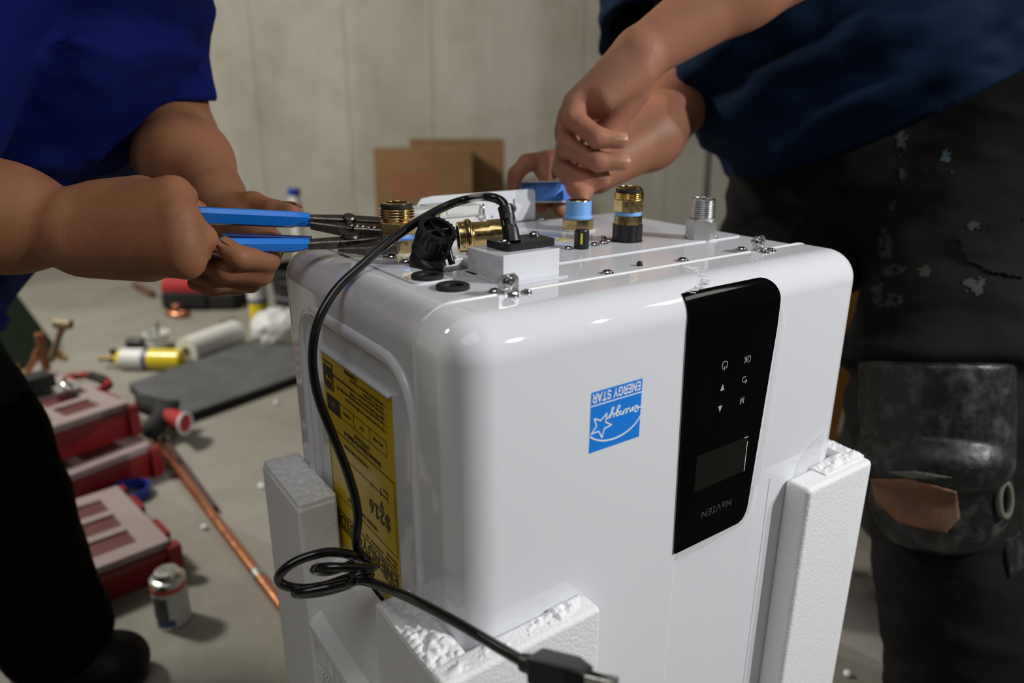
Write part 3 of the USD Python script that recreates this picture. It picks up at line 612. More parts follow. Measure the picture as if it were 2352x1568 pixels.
# junction box with the cable entry plate
BX0, BX1, BY0, BY1, BZ = .088, .1405, .082, .132, .0205
jb = obj('junction_box', tr(cat([bx((BX0, BY0, 0), (BX1, BY1, BZ), .0006), bx((BX0 - .0002, BY0 - .0004, .001), (BX1 + .0006, BY0 + .001, BZ + .0014), .0004)]), (0, 0, ZT)), 'white_paint_back', heater, 25, label='white folded sheet metal junction box')
obj('flange', tr(bx((BX0 - .004, BY0 - .0075, .0), (BX1 + .004, BY0 + .001, .0012), .0004), (0, 0, ZT)), 'white_paint_back', jb)
obj('flange', tr(bx((BX0 - .003, BY0 + .01, .0), (BX0 + .001, BY1, .0012), .0004), (0, 0, ZT)), 'white_paint_back', jb)
# two angle brackets with screws
def angle(x, y, yaw, sc=1.):
    R = T0(x, y) @ rot((0, 0, 1), yaw)
    t = .0011; w = .0085
    up = ext(unary_union([sbox(-w, 0, w, .010), sbox(-w + .003, .0, w - .003, .0155), Point(-w + .0045, .0105).buffer(.0045), Point(w - .0045, .0105).buffer(.0045)]).difference(Point(0, .0095).buffer(.002)), t, R @ fr((0, 0, 0), (1, 0, 0), (0, 0, 1), (0, -1, 0)))
    foot = mv(bx((-w, -.0125, 0), (w + .010, 0.0003, t), .0003), R)
    ab = obj('angle_bracket', [up, foot], 'zinc', heater, 25, label='small zinc angle bracket screwed to the seam')
    s, c = screw(R @ fr((0, -.0011, .0095), (1, 0, 0), (0, 0, 1), (0, -1, 0)), r=.0040, h=.003); ss_ = obj('screw', s, 'chrome', ab)
    obj('screw', cyl((R @ [0, .001, .0095, 1])[:3], (R @ [0, .007, .0095, 1])[:3], .0018), 'zinc', ab)
    for qx, qy in ((-.001, -.0075), (.0115, -.006)):
        s, c = screw(R @ trimesh.transformations.translation_matrix((qx, qy, t)), r=.0040, h=.0030); obj('screw', s, 'chrome', ab)
angle(.0725, .0535, 0); angle(.3500, .0535, 0)
# wall bracket standing at the back
hole = unary_union([Point(.2705, .0150).buffer(.0038), sbox(.2692, .015, .2718, .0255), Point(.2705, .0255).buffer(.0013)])
sh = Polygon([(.145, 0), (.145, .0260), (.152, .0345), (.165, .0362), (.284, .0362), (.3005, .0362), (.3005, 0)]).intersection(rrect(.145, -.03, .3005, .0362, .006))
for cx, cz in ((.2405, .0085), (.247, .023)): sh = sh.difference(Point(cx, cz).buffer(.0014))
wbk = obj('wall_bracket', cat([ext(sh.difference(hole), .0018, fr((0, .327, ZT), (1, 0, 0), (0, 0, 1), (0, -1, 0))), tr(bx((.145, .3252, 0), (.3005, .338, .0018), .0005), (0, 0, ZT))]), 'white_paint_back', heater, 25, label='upright white mounting bracket with keyhole slot')
# off-white vent housing with wire clips
vx = obj('vent_housing', tr(cat([bx((.128, .255, .001), (.188, .300, .0240), .003), bx((.132, .2535, .0235), (.185, .296, .0335), .002), bx((.140, .2525, .0265), (.160, .2545, .0320), .0008), lathe([(0, 0), (.019, 0), (.019, .031), (.0165, .0335), (0, .0335)], 36, trimesh.transformations.translation_matrix((.1165, .272, 0)))]), (0, 0, ZT)), 'plastic_offwhite', heater, 30, label='off-white plastic vent housing held by wire clips')
for x in (.1315, .1815): obj('wire_clip', tube(spline([H(x, .2525, .0345), H(x - .001, .2505, .031), H(x - .0005, .2505, .024), H(x + .0025, .2510, .0205), H(x + .0045, .2515, .023)], 6), .0012, 8), 'zinc', vx)
obj('round_sticker', lathe([(0, 0), (.0019, 0), (.0019, .0004), (0, .0004)], 16, fr(H(.1345, .2535, .030), (1, 0, 0), (0, 0, 1), (0, -1, 0))), 'yellow_mark', vx)
# condensate trap: tilted black knurled cap on a broad foot
tb = P(992, 590, .603); tax = P(1018, 520, .583) - tb; tax /= np.linalg.norm(tax); tl = .047
tb = on_floor(985, 606, ZT) + [0, .006, 0]; A = along(tb, tb + tax)
rk = np.arange(48)*np.pi/24; kr = Polygon([((.0166 if i % 2 else .0152)*math.cos(t), (.0166 if i % 2 else .0152)*math.sin(t)) for i, t in enumerate(rk)])
tc = obj('trap_cap', lathe([(0, -.004), (.0138, -.004), (.0138, .010), (.0155, .012), (.0155, .0225), (.0146, .0235), (.0146, .036), (.0120, .0362), (.0116, .031), (0, .031)], 48, A), 'black_plastic', heater, 40, label='tilted black condensate trap cap with knurled rim')
gr = []
for q in range(14):
    t = q*2*np.pi/14; gr.append(mv(bx((.0138, -.0022, .0215), (.0158, .0022, .0355), .0006), A @ rot((0, 0, 1), math.degrees(t))))
obj('grip_rib', gr, 'black_plastic', tc, 25)
obj('toothed_rim', ext(kr.difference(Point(0, 0).buffer(.0122)), .0045, A, .0325), 'black_plastic', tc, 25)
obj('cross_web', [mv(bx((-.0118, -.0006, .029), (.0118, .0006, .0355), .0003), A), mv(bx((-.0006, -.0118, .029), (.0006, .0118, .0355), .0003), A), lathe([(0, .029), (.004, .029), (.0035, .0358), (0, .036)], 20, A)], 'black_plastic', tc, 25)
ft = m3.Manifold.hull_points(np.vstack([arr(lathe([(0, -.001), (.0140, -.001), (.0140, .010), (0, .010)], 32, A))[0], [H(.073 + .0155*math.cos(t), .170 + .015*math.sin(t), .001) for t in np.linspace(0, 2*np.pi, 20)]]))
obj('trap_foot', ft, 'black_plastic', tc, 40)
obj('rod_leg', cyl(H(.094, .166, .0), H(.093, .172, .016), .0028), 'black_plastic', tc)

# loose press fitting lying on the heater
pa = P(1052, 557, .632); pb = P(1160, 541, .640); pa[2] = ZT + .0012 + .0150; pb[2] = ZT + .0012 + .0172
A = along(pa, pb); L = np.linalg.norm(pb - pa)
pf = thing('press_fitting', 'brass press fitting lying on its side behind the white junction box', 'pipe fitting', pa - [0, 0, .0148])
pro = [(.0108, 0), (.0132, 0), (.0134, .0006), (.0134, .0060), (.0140, .0062), (.0152, .0076), (.0156, .0092), (.0152, .0108), (.0134, .0124), (.0122, .0130), (.0120, L*.62), (.0132, L*.66), (.0132, L*.98), (.0124, L), (.0105, L), (.0105, .001), (.0108, 0)]
bf = obj('sleeve', lathe(pro, 56, A), 'brass', pf, 40)
s1 = text('1/2NSF G 22 USA', .0022, np.eye(4), depth=.0004)
v = np.array(s1.vertices); th = v[:, 0]/.0134; r_ = .0135 + v[:, 2]
cc = np.c_[r_*np.cos(th), r_*np.sin(th), .0042 - v[:, 1] + .0004]; s1.vertices = cc
view = C - pa; vA = np.linalg.inv(A)[:3, :3] @ view; ang = math.degrees(math.atan2(vA[1], vA[0]))
obj('stamped_lettering', mv(s1, A @ rot((0, 0, 1), ang - 62)), 'brass_polished', pf, False)
obj('o_ring', ring(.0104, .0112, .0005, .0025, 40, A), 'black_rubber', pf)

# ------------------------------------------------------------------ foam packing
def rough_top(poly, z, amp, seed, step=.0013, skirt=.012):
    """The broken upper side of a foam wall: torn beads as real relief over the outline."""
    x0, y0, x1, y1 = poly.bounds; g = [(x, y) for x in np.arange(x0, x1 + step, step) for y in np.arange(y0, y1 + step, step)]
    rng = np.random.default_rng(seed); g = np.array(g) + rng.uniform(-.3, .3, (len(g), 2))*step
    from scipy.spatial import Delaunay
    ins = np.array([poly.buffer(-step*.3).contains(Point(q)) for q in g]); g = g[ins]
    L = poly.exterior.length; edge = np.array([poly.exterior.interpolate(s).coords[0] for s in np.arange(0, L, step*.8)])
    q = np.vstack([edge, g]); tri = Delaunay(q).simplices
    ok = [poly.buffer(1e-6).contains(Point(q[t].mean(0))) for t in tri]; tri = tri[ok]
    p3 = np.c_[q, np.zeros(len(q))]
    zz = z(q[:, 0], q[:, 1]) if callable(z) else np.full(len(q), z)
    ed = np.array([poly.exterior.distance(Point(a)) for a in q]); nb = int((x1 - x0)*(y1 - y0)/7e-6); bc = np.c_[rng.uniform(x0, x1, nb), rng.uniform(y0, y1, nb)]; bh = rng.uniform(-1, 1, nb)
    from scipy.spatial import cKDTree
    dd, ii = cKDTree(bc).query(q, k=3); dome = (np.sqrt(np.maximum(.0026**2 - dd**2, 0)) + bh[ii]*amp*.3).max(1)
    h = np.clip(ed/.005, .1, 1)*(dome + amp*.8*(meshkit.fbm(np.c_[q*70, np.zeros(len(q))], 3, seed) - .5)*2 - .001)
    up = np.c_[q, zz + h]; n = len(up); ne = len(edge); dn = np.c_[edge, zz[:ne] - skirt]
    a = tri.copy(); nz = np.cross(up[a[:, 1]] - up[a[:, 0]], up[a[:, 2]] - up[a[:, 0]])[:, 2]; a[nz < 0] = a[nz < 0][:, ::-1]
    i = np.arange(ne); j = (i + 1) % ne
    side = np.vstack([np.c_[i, n + i, n + j], np.c_[i, n + j, j]])
    if not poly.exterior.is_ccw: side = side[:, ::-1]
    m = trimesh.Trimesh(np.vstack([up, dn]), np.vstack([a, side]), process=False) ; return tr(m, (0, 0, ZT))
def hull(pts): return tm(m3.Manifold.hull_points(np.array(pts, float) + [0, 0, ZT]))
def prism(xz, y0, y1): return tr(ext(Polygon(xz), y1 - y0, fr((0, y1, 0), (1, 0, 0), (0, 0, 1), (0, -1, 0))), (0, 0, ZT))
FB = -ZT
fl = thing('foam_packing', 'white foam packing corner under the power cord, at the left of the heater', 'foam packing', (-.02, .12, 0))
obj('foam_upright', tr(rbx((-.038, .2225, FB), (-.0005, .330, -.2175), .004, 12), (0, 0, ZT)), 'foam', fl, 40)
obj('broken_edge', rough_top(rrect(-.0365, .224, -.0006, .328, .003), lambda x, y: -.2150 - .004*np.clip((x + .02)/.02, -1, 1)*0 - .05*np.clip((.232 - y), 0, 1), .0042, 3), 'foam_rough', fl, 60, label='rough torn upper edge of the foam')
obj('foam_wall', [prism([(-.0005, -.276), (-.010, -.283), (-.022, -.315), (-.031, -.350), (-.033, FB), (-.0005, FB)], .076, .2245)], 'foam', fl, 25)
obj('foam_ledge', [hull([(x, y, z) for y in (.070, .2225) for x, z in ((-.026, -.330 - (y < .1)*.0), (-.0385, -.338), (-.0385, -.345), (-.026, -.352))])], 'foam', fl, 25)
front = m3.Manifold.hull_points(np.vstack([arr(rbx((-.031, -.0225, FB), (.105, -.0018, -.2265), .004, 12))[0]]))
obj('foam_lip', tr(front, (0, 0, ZT)), 'foam', fl, 40)
obj('foam_wall', hull([(x, y, z) for z in (FB, -.2290) for x, y in ((-.0305, -.018), (-.0008, -.018), (-.0008, .0785), (-.0305, .0785))]), 'foam', fl, 25)
obj('broken_edge', rough_top(Polygon([(-.0302, .0785), (-.0302, -.010), (-.026, -.020), (.060, -.0205), (.092, -.012), (.100, -.0022), (-.0012, -.0022), (-.0012, .0785)]), lambda x, y: -.2268 + .002*(x > .07) - .001, .0060, 8), 'foam_rough', fl, 60, label='torn beads along the front corner of the foam')
# raised moulded lettering, worn beyond reading: short strokes in two lines
rl = np.random.default_rng(12); strokes = []
for zc, hh in ((-.365, .016), (-.398, .022)):
    y = .084
    while y < .215:
        for q in range(rl.integers(2, 4)):
            a = rl.uniform(-.4, .4); c = np.array([y + q*.0035, zc + rl.uniform(-.002, .002)]); d = np.array([math.sin(a), math.cos(a)])*hh*rl.uniform(.25, .5)
            strokes.append(m3.Manifold.hull_points(np.array([(-.0320, *(c - d - .0009)), (-.0320, *(c - d + .0009)), (-.0320, *(c + d - .0009)), (-.0320, *(c + d + .0009)), (-.0350, *(c - d*.9)), (-.0350, *(c + d*.9))])))
        y += .0145
obj('moulded_lettering', tr(cat(strokes), (0, 0, ZT)), 'foam', fl, 25)
obj('foam_base', tr(bx((-.0375, -.022, FB), (.20, .34, -HH - .0005), .003), (0, 0, ZT)), 'foam', fl)
frr = thing('foam_packing', 'white foam packing upright at the right front corner of the heater, beside the knee pad', 'foam packing', (.45, .1, 0))
obj('foam_upright', tr(rbx((.354, -.0285, FB), (.462, -.0018, -.2085), .005, 12) + rbx((.4425, -.0285, FB), (.462, .055, -.2085), .005, 12), (0, 0, ZT)), 'foam', frr, 40)
obj('broken_edge', rough_top(Polygon([(.392, -.0205), (.4575, -.0205), (.4600, -.014), (.4600, .053), (.4430, .053), (.4430, -.0022), (.392, -.0022)]), lambda x, y: -.2080 + np.clip((x - .39)/.02, 0, 1)*.002 + np.clip(y/.05, 0, 1)*.003, .0040, 21), 'foam_rough', frr, 60)
obj('foam_base', tr(bx((.201, -.022, FB), (.46, .34, -HH - .0005), .003), (0, 0, ZT)), 'foam', frr)

# ------------------------------------------------------------------ power cord with plug
cord = thing('power_cord', 'black power cord arching over the heater, coiled and tied below the yellow label', 'power cord', H(.128, .118, BZ))
pz = BZ + .0062
plate = [onp for onp in ()]
pl4 = Polygon([(.1035, .097), (.1495, .097), (.1495, .1285), (.1035, .1285)]); plr = rrect(.1015, .0965, .1500, .1275, .0045)
obj('entry_plate', ext(plr, .0055, T0(0, 0, BZ + .0002)), 'black_plastic', cord, 25, label='black cable entry plate screwed to the box')
for x, y in ((.1065, .1065), (.1440, .1190)):
    s, c = screw(T0(x, y, BZ + .0057), r=.0042, h=.0028); s = obj('screw', s, 'chrome', cord); obj('cross_recess', c, 'screw_dark', s)
s0 = on_floor(1177, 557, ZT + BZ + .0052); d0 = (s0 - C) @ CF; s1 = P(1163, 486, d0 + .002)
A = along(s0, s1); L = np.linalg.norm(s1 - s0)
seg_ = [(0, 0), (.0068, 0), (.0066, .010), (.0060, .012), (.0060, .0135), (.0044, .0137), (.0044, .0180), (.0060, .0182), (.0058, .0240), (.0044, .0242), (.0044, .0285), (.0062, .0287), (.0058, L - .004), (.0050, L + .002), (0, L + .002)]
rb = obj('strain_relief', lathe(seg_, 24, A), 'black_plastic', cord, 35)
for q in range(4): obj('relief_rib', [mv(bx((-.0018, .0040, z), (.0018, .0060, z + .0062), .0005), A @ rot((0, 0, 1), 90*q + 30*(z > .015))) for z in (.0128, .0236)], 'black_plastic', rb, 25)
path = [(1163, 480, d0 + .002), (1150, 461, d0 + .004), (1120, 452, d0 + .006), (1080, 456, .605), (1030, 471, .603), (960, 508, .592), (890, 558, .578), (830, 610, .566), (780, 656, .557), (746, 705, .55), (726, 755, .547), (718, 810, .545), (722, 870, .545), (737, 930, .545), (765, 1000, .547), (795, 1075, .55), (815, 1140, .553), (822, 1190, .555), (818, 1235, .557),
        (822, 1262, .562), (842, 1285, .564), (860, 1298, .555), (845, 1304, .543), (800, 1303, .535), (755, 1302, .532), (727, 1304, .538), (724, 1310, .552), (755, 1312, .567), (800, 1298, .576), (822, 1283, .57), (800, 1272, .549), (750, 1268, .538), (690, 1284, .53), (652, 1308, .527), (640, 1330, .53), (657, 1345, .533), (700, 1351, .54), (748, 1344, .55), (795, 1328, .562), (838, 1316, .566), (850, 1322, .558), (820, 1332, .545), (760, 1347, .533), (706, 1357, .529), (680, 1361, .532), (690, 1364, .541), (740, 1359, .552), (790, 1346, .556), (818, 1334, .548), (842, 1335, .538), (885, 1349, .52), (950, 1377, .492), (1050, 1430, .457), (1150, 1489, .427), (1222, 1530, .409)]
obj('cable', tube(spline([P(*q) for q in path], 7), .00358, 14), 'cable_black', cord, True)
obj('cable_tie', [tube(spline([P(806, 1318, .534), P(822, 1326, .532), P(818, 1340, .538), P(806, 1336, .56), P(800, 1322, .558), P(806, 1318, .534)], 6), .0009, 8), tube([P(812, 1322, .533), P(800, 1338, .530), P(792, 1345, .531)], .0007, 6)], 'black_plastic', cord, True)
pa, pb = P(1214, 1524, .409), P(1352, 1560, .385); A = along(pa, pb, CU); Lp = np.linalg.norm(pb - pa)
pg = obj('plug', m3.Manifold.hull_points(np.vstack([arr(mv(rbx((-.0088, -.0078, .004), (.0088, .0078, Lp*.8), .002, 10), A))[0], arr(mv(rbx((-.0060, -.0058, Lp*.8), (.0060, .0058, Lp), .0015, 10), A))[0]])), 'black_plastic', cord, 35, label='black three pin plug at the loose end of the cord')
obj('collar', cyl(pa - .004*A[:3, 2], pa + .008*A[:3, 2], .0052, .0066), 'black_plastic', pg)
for q in range(4): obj('grip_rib', mv(bx((-.0092, -.0070, .010 + q*.0028), (.0092, -.0082, .0116 + q*.0028), .0003), A), 'black_plastic', pg)
for x, y in ((-.004, .001), (.004, .001)): obj('pin', mv(bx((x - .0007, y - .003, Lp - .001), (x + .0007, y + .003, Lp + .016), .0004), A), 'zinc', pg)
obj('pin', mv(cyl((0, -.0042, Lp - .001), (0, -.0042, Lp + .018), .0022), A), 'zinc', pg)
prt = meshkit.text_mesh('12 1 KKDK 9A020104', .0019, .0002); lo_ = prt.bounds
pA, pB = P(676, 1349, .5265), P(772, 1338, .5455)
obj('cable_print', mv(prt, fr(pA, (pB - pA)/np.linalg.norm(pB - pA), CU, -CF)), 'cable_print', cord, False)

# ------------------------------------------------------------------ tongue and groove pliers
pz0 = thing('pliers', 'slip joint pliers with blue handles gripping the brass adapter', 'pliers', H(0, .26, .0))
def bar(pts, w, h, side, r=.0015):
    """A bar through the points; w across (along side), h along the other direction."""
    out = []
    for i in range(len(pts) - 1):
        hp = []
        for q, (ww, hh) in ((pts[i], (w[i], h[i])), (pts[i + 1], (w[i + 1], h[i + 1]))):
            t = np.array(pts[i + 1]) - pts[i]; t /= np.linalg.norm(t); s = side - t*(side @ t); s /= np.linalg.norm(s); u = np.cross(t, s)
            for a, b in ((ww/2 - r, hh/2), (ww/2, hh/2 - r)):
                for sa in (-1, 1):
                    for sb in (-1, 1): hp.append(np.array(q) + s*a*sa + u*b*sb)
        out.append(m3.Manifold.hull_points(np.array(hp)))
    m = out[0]
    for o in out[1:]: m = m + o
    return m
far = np.array([.33, .944, .30]); far /= np.linalg.norm(far)          # across the pliers, towards the back
U = [P(424, 493, .607), P(560, 499, .620), P(706, 506, .636)]
obj('handle', m3.Manifold.hull_points(np.vstack([arr(bar([U[0], P(672, 504, .632)], [.0085, .0085], [.0150, .0150], far, .003))[0], arr(bar([P(700, 497, .635), P(711, 498, .6365)], [.0080, .0080], [.0060, .0060], far, .002))[0]])), 'handle_blue', pz0, 40)
obj('handle_liner', bar([P(440, 499, .613), P(719, 513, .641)], [.006, .006], [.0120, .0058], far, .0015), 'handle_blue', pz0, 40)
Lw = [P(486, 563, .587), P(640, 566, .607), P(706, 563, .618)]
obj('handle', m3.Manifold.hull_points(np.vstack([arr(bar([Lw[0], P(676, 563, .613)], [.0085, .0085], [.0125, .0125], far, .003))[0], arr(bar([P(700, 559, .617), P(711, 559, .6185)], [.008, .008], [.0078, .0078], far, .002))[0]])), 'handle_blue', pz0, 40)
obj('handle_liner', bar([P(510, 541, .605), P(716, 547, .632)], [.004, .004], [.004, .0035], far, .001), 'handle_inside', pz0, 40)
a1 = [P(706, 501, .638), P(800, 505, .647), P(880, 510, .657)]
obj('jaw_arm', bar(a1, [.007, .011, .010], [.0050, .0062, .0062], far, .001), 'tool_steel', pz0, 25)
a2 = [P(716, 515, .640), P(775, 524, .640), P(815, 529, .638), P(868, 533, .640), P(915, 534, .642)]
obj('jaw_arm', bar(a2, [.008, .010, .013, .012, .010], [.0075, .0095, .0110, .0110, .0115], far, .001), 'tool_steel', pz0, 25)
a3 = [P(706, 561, .618), P(780, 557, .625), P(830, 550, .632), P(866, 545, .636)]
obj('jaw_arm', bar(a3, [.008, .010, .012, .010], [.0072, .0078, .0062, .0050], far, .001), 'tool_steel', pz0, 25)
a4 = [P(778, 571, .620), P(840, 572, .620), P(880, 568, .619), P(914, 567, .617)]
obj('jaw', bar(a4, [.006, .010, .010, .009], [.0040, .0080, .0100, .0098], far, .0008), 'tool_steel', pz0, 25)
for q in range(5): obj('groove', bar([P(806 + q*13, 517 + q*1.2, .634), P(811 + q*13, 517 + q*1.2, .634)], [.004, .004], [.0012, .0012], far, .0003), 'zinc', pz0, 25)
nrm = np.cross(far, (P(880, 510, .65) - P(706, 501, .63))); nrm /= np.linalg.norm(nrm); nrm *= np.sign(nrm[2])
pv = P(802, 520, .640)
obj('pivot_bolt', [lathe([(0, 0), (.0058, 0), (.0062, .0012), (.0050, .0028), (0, .0030)], 28, along(P(802, 501, .643), P(802, 501, .643) + nrm)), cyl(P(802, 505, .643), P(802, 540, .635), .004), lathe([(0, 0), (.0068, 0), (.0074, .0016), (.0064, .0034), (0, .0036)], 28, along(P(806, 544, .629), P(806, 544, .629) + nrm)), lathe([(0, -.004), (.006, -.004), (.0085, 0), (0, 0)], 28, along(P(802, 530, .630), P(802, 530, .630) + nrm))], 'tool_steel', pz0, 40)
obj('rust_patch', bar([P(838, 521, .6335), P(876, 519, .6385)], [.004, .003], [.0022, .0012], far, .0004), 'rust', pz0, 25)
obj('tape_shred', bar([P(893, 548, .628), P(958, 545, .640)], [.008, .006], [.0045, .0030], far, .001), 'tape_spool_blue', pz0, 25, label='shred of blue tape caught in the jaws')

# ------------------------------------------------------------------ the two people
def PP(*q): return [P(*a) for a in q]
def unit(v): v = np.array(v, float); return v/np.linalg.norm(v)
def head_sdf(p, c, look, up, s=1.):
    """Skull, jaw, nose, lips, brows and ears around c."""
    y = unit(look); x = unit(np.cross(y, up)); z = np.cross(x, y); R = np.stack([x, y, z], 1); L = lambda a: c + R @ (np.array(a)*s)
    d = ell(p, L((0, -.012, .035)), np.array((.076, .096, .088))*s, R); d = smin(d, ell(p, L((0, .022, -.035)), np.array((.060, .068, .082))*s, R), .03)
    d = smin(d, rc(p, L((0, .083, .020)), L((0, .096, -.018)), .008*s, .012*s), .012)
    d = smin(d, rc(p, L((-.022, .080, -.058)), L((.022, .080, -.058)), .008*s, .008*s), .010)
    d = smin(d, rc(p, L((-.04, .078, .034)), L((.04, .078, .034)), .009*s, .009*s), .012)
    for q in (-1, 1):
        d = smax(d, -(np.linalg.norm(p - L((q*.031, .096, .016)), axis=1) - .014*s), .008)
        d = smin(d, ell(p, L((q*.079, -.008, .0)), np.array((.010, .020, .031))*s, R), .008)
    return d
def head_extras(person, c, look, up, hair, s=1.):
    y = unit(look); x = unit(np.cross(y, up)); z = np.cross(x, y); R = np.stack([x, y, z], 1); L = lambda a: c + R @ (np.array(a)*s)
    for q in (-1, 1):
        e = obj('eye', tr(trimesh.creation.icosphere(3, .0125*s), L((q*.031, .076, .016))), 'eye_white', person, True)
        obj('iris', tr(trimesh.creation.icosphere(2, .0062*s), L((q*.031, .0835, .014))), 'eye_iris', e, True)
    obj('mouth', rc_mesh([L((-.02, .0868, -.058)), L((0, .0885, -.0575)), L((.02, .0868, -.058))], .003), 'lips', person, True)
    def hf(p):
        d = ell(p, L((0, -.016, .040)), np.array((.084, .103, .094))*s, R) + .004*(meshkit.fbm(p*90, 3, 5) - .5)
        q = (p - c) @ R/s; return smax(d, smax(q[:, 1] - .055 + .3*np.abs(q[:, 2] - .09), -(q[:, 2] + .045 + .35*q[:, 1]), .01), .012)
    obj('hair', sdf_mesh(hf, c - .17, c + .17, .005), hair, person, True)
def rc_mesh(pts, r): return tube(spline(pts, 6), r, 10)
def nail(person, tip, prev, out, m, w=.0052, l=.0062):
    """A fingernail on the last finger joint; out points away from the finger's back."""
    t = unit(tip - prev); o = unit(out - t*(out @ t)); s = np.cross(t, o); g = []
    for a in np.linspace(-1, 1, 7):
        for b in np.linspace(-1, 1, 6): g.append(tip + t*(l*b + .0005) + s*(w*a*(1 - .12*(b > .5))) + o*(.0088*math.cos(a*.55) + .0004 - .0012*max(0, b)**2))
    g = np.array(g).reshape(7, 6, 3); g2 = g - o*.0012; n = 42; v = np.vstack([g.reshape(-1, 3), g2.reshape(-1, 3)])
    obj('fingernail', m3.Manifold.hull_points(v), m, person, 50)
def front_patch(mesh, poly, off, thick, m, name, parent, ragged=0., seed=0):
    """A piece of cloth or paint lying on the visible side of the mesh, inside an outline given in the photograph's frame."""
    v, f = arr(mesh); q = v - C; z = q @ CF; px_ = np.c_[1176 + FPX*(q @ CR)/z, 784 - FPX*(q @ CU)/z]
    c = px_[f].mean(1); n = np.cross(v[f[:, 1]] - v[f[:, 0]], v[f[:, 2]] - v[f[:, 0]]); face = (n*(C - v[f[:, 0]])).sum(1) > 0
    x0, y0, x1, y1 = poly.bounds; cand = np.nonzero(face & (c[:, 0] > x0) & (c[:, 0] < x1) & (c[:, 1] > y0) & (c[:, 1] < y1))[0]
    if len(cand) == 0: return None
    if ragged: cand = cand[meshkit.fbm(v[f[cand]].mean(1)*140, 3, seed) > .5 - ragged]
    cand = np.array([i for i in cand if poly.contains(Point(c[i]))]); 
    if len(cand) == 0: return None
    zc = z[f[cand]].mean(1); cand = cand[zc < np.median(zc) + .06]
    s = trimesh.Trimesh(v, f[cand], process=False); s.remove_unreferenced_vertices(); vn = s.vertex_normals
    e = s.edges; key = np.sort(e, axis=1); u, ix, cnt = np.unique(key, axis=0, return_index=True, return_counts=True); be = e[ix[cnt == 1]]; k = len(s.vertices)
    V = np.vstack([s.vertices + vn*(off + thick), s.vertices + vn*(off - .001)]); F = np.vstack([s.faces, s.faces[:, ::-1] + k, np.c_[be[:, 0], be[:, 0] + k, be[:, 1] + k], np.c_[be[:, 0], be[:, 1] + k, be[:, 1]]])
    return obj(name, trimesh.Trimesh(V, F, process=False), m, parent, 60)

# ---- left: person in the royal blue shirt, bent over from the left, both hands on the pliers
pl_ = thing('person', 'person in royal blue shirt and black trousers gripping the pliers with both hands', 'person', on_floor(60, 1500))
S1, E1, W1 = PP((40, -280, .67), (-300, 430, .60), (155, 524, .578)); S2, E2, W2 = PP((420, -250, .93), (400, 332, .83), (497, 447, .715))
NK = P(240, -310, .80); HC = P(345, -500, .79); LOOK = unit(P(900, 500, .66) - HC); UPH = unit(HC - NK + .3*_up)
F1 = [(PP((398, 448, .564), (420, 452, .598), (416, 488, .634), (390, 515, .632)), (.0130, .0108, .0095, .0085)),
      (PP((410, 500, .553), (466, 547, .570), (448, 552, .600), (412, 545, .612)), (.0130, .0105, .0092, .0085)),
      (PP((418, 556, .551), (452, 578, .572), (432, 578, .600), (398, 566, .604)), (.0125, .0102, .0090, .0082)),
      (PP((428, 600, .555), (440, 603, .578), (416, 596, .604), (385, 584, .600)), (.0115, .0092, .0082, .0075))]
T1 = (PP((270, 470, .592), (350, 452, .610), (420, 470, .632), (455, 484, .640)), (.019, .0125, .0105, .009))
F2 = [(PP((618, 560, .668), (612, 598, .616), (550, 591, .588), (518, 569, .586)), (.0125, .0105, .0095, .0082)),
      (PP((606, 585, .678), (598, 628, .622), (518, 622, .596), (478, 603, .600)), (.0125, .0105, .0095, .0084)),
      (PP((590, 606, .686), (575, 646, .634), (498, 646, .607), (446, 627, .610)), (.0120, .0098, .0090, .0080)),
      (PP((570, 612, .692), (545, 655, .650), (492, 660, .630), (450, 650, .630)), (.0110, .0088, .0080, .0072))]
T2 = (PP((508, 478, .700), (582, 473, .690), (630, 486, .672), (669, 486, .664)), (.0150, .0135, .0108, .0092))
def hand1(p):
    w = W1; d = None
    for (pts, rs), a in zip(F1, ((190, 500, .578), (195, 518, .573), (195, 545, .573), (190, 562, .580))):
        e = rc(p, P(*a), pts[0], .0222, rs[0] + .0022); d = e if d is None else smin(d, e, .016)
    d = smin(d, rc(p, P(240, 474, .585), P(325, 452, .588), .0205, .0175), .015); d = smin(d, rc(p, P(205, 562, .580), P(345, 590, .583), .0225, .0200), .014)
    fg = None
    for pts, rs in F1 + [T1]:
        e = chain(p, pts, rs, .005); fg = e if fg is None else smin(fg, e, .0025)
    d = smin(d, fg, .006)
    return d
def hand2(p):
    d = None
    for (pts, rs), a in zip(F2, ((515, 470, .705), (512, 478, .712), (505, 485, .716), (498, 488, .718))):
        e = rc(p, P(*a), pts[0], .0190, rs[0] + .002); d = e if d is None else smin(d, e, .010)
    fg = None
    for pts, rs in F2 + [T2]:
        e = chain(p, pts, rs, .004); fg = e if fg is None else smin(fg, e, .002)
    return smin(d, fg, .006)
TOR = (PP((240, -270, .80), (185, -90, .80), (100, 130, .82), (-12, 295, .85), (-170, 482, .92), (-250, 600, .98)), (.100, .116, .116, .112, .116, .126))
LAT = CF
def torso1(p, g=0.):
    d = chain(p, TOR[0], [r + g for r in TOR[1]], .05)
    for s, c in ((-.07, .014), (.03, .016)): d = smin(d, chain(p, [C + (q - C)*(1 + s/np.linalg.norm(q - C)) for q in TOR[0]], [r - c + g for r in TOR[1]], .05), .04)
    return d
lo1 = np.min([HC - .2, E1 - .12, P(-250, 640, .98) - .22, P(450, 640, .57) - .05], 0); hi1 = np.max([HC + .2, S2 + .15, P(700, 480, .68) + .04, E2 + .1, P(-250, 600, .98) + .2], 0)
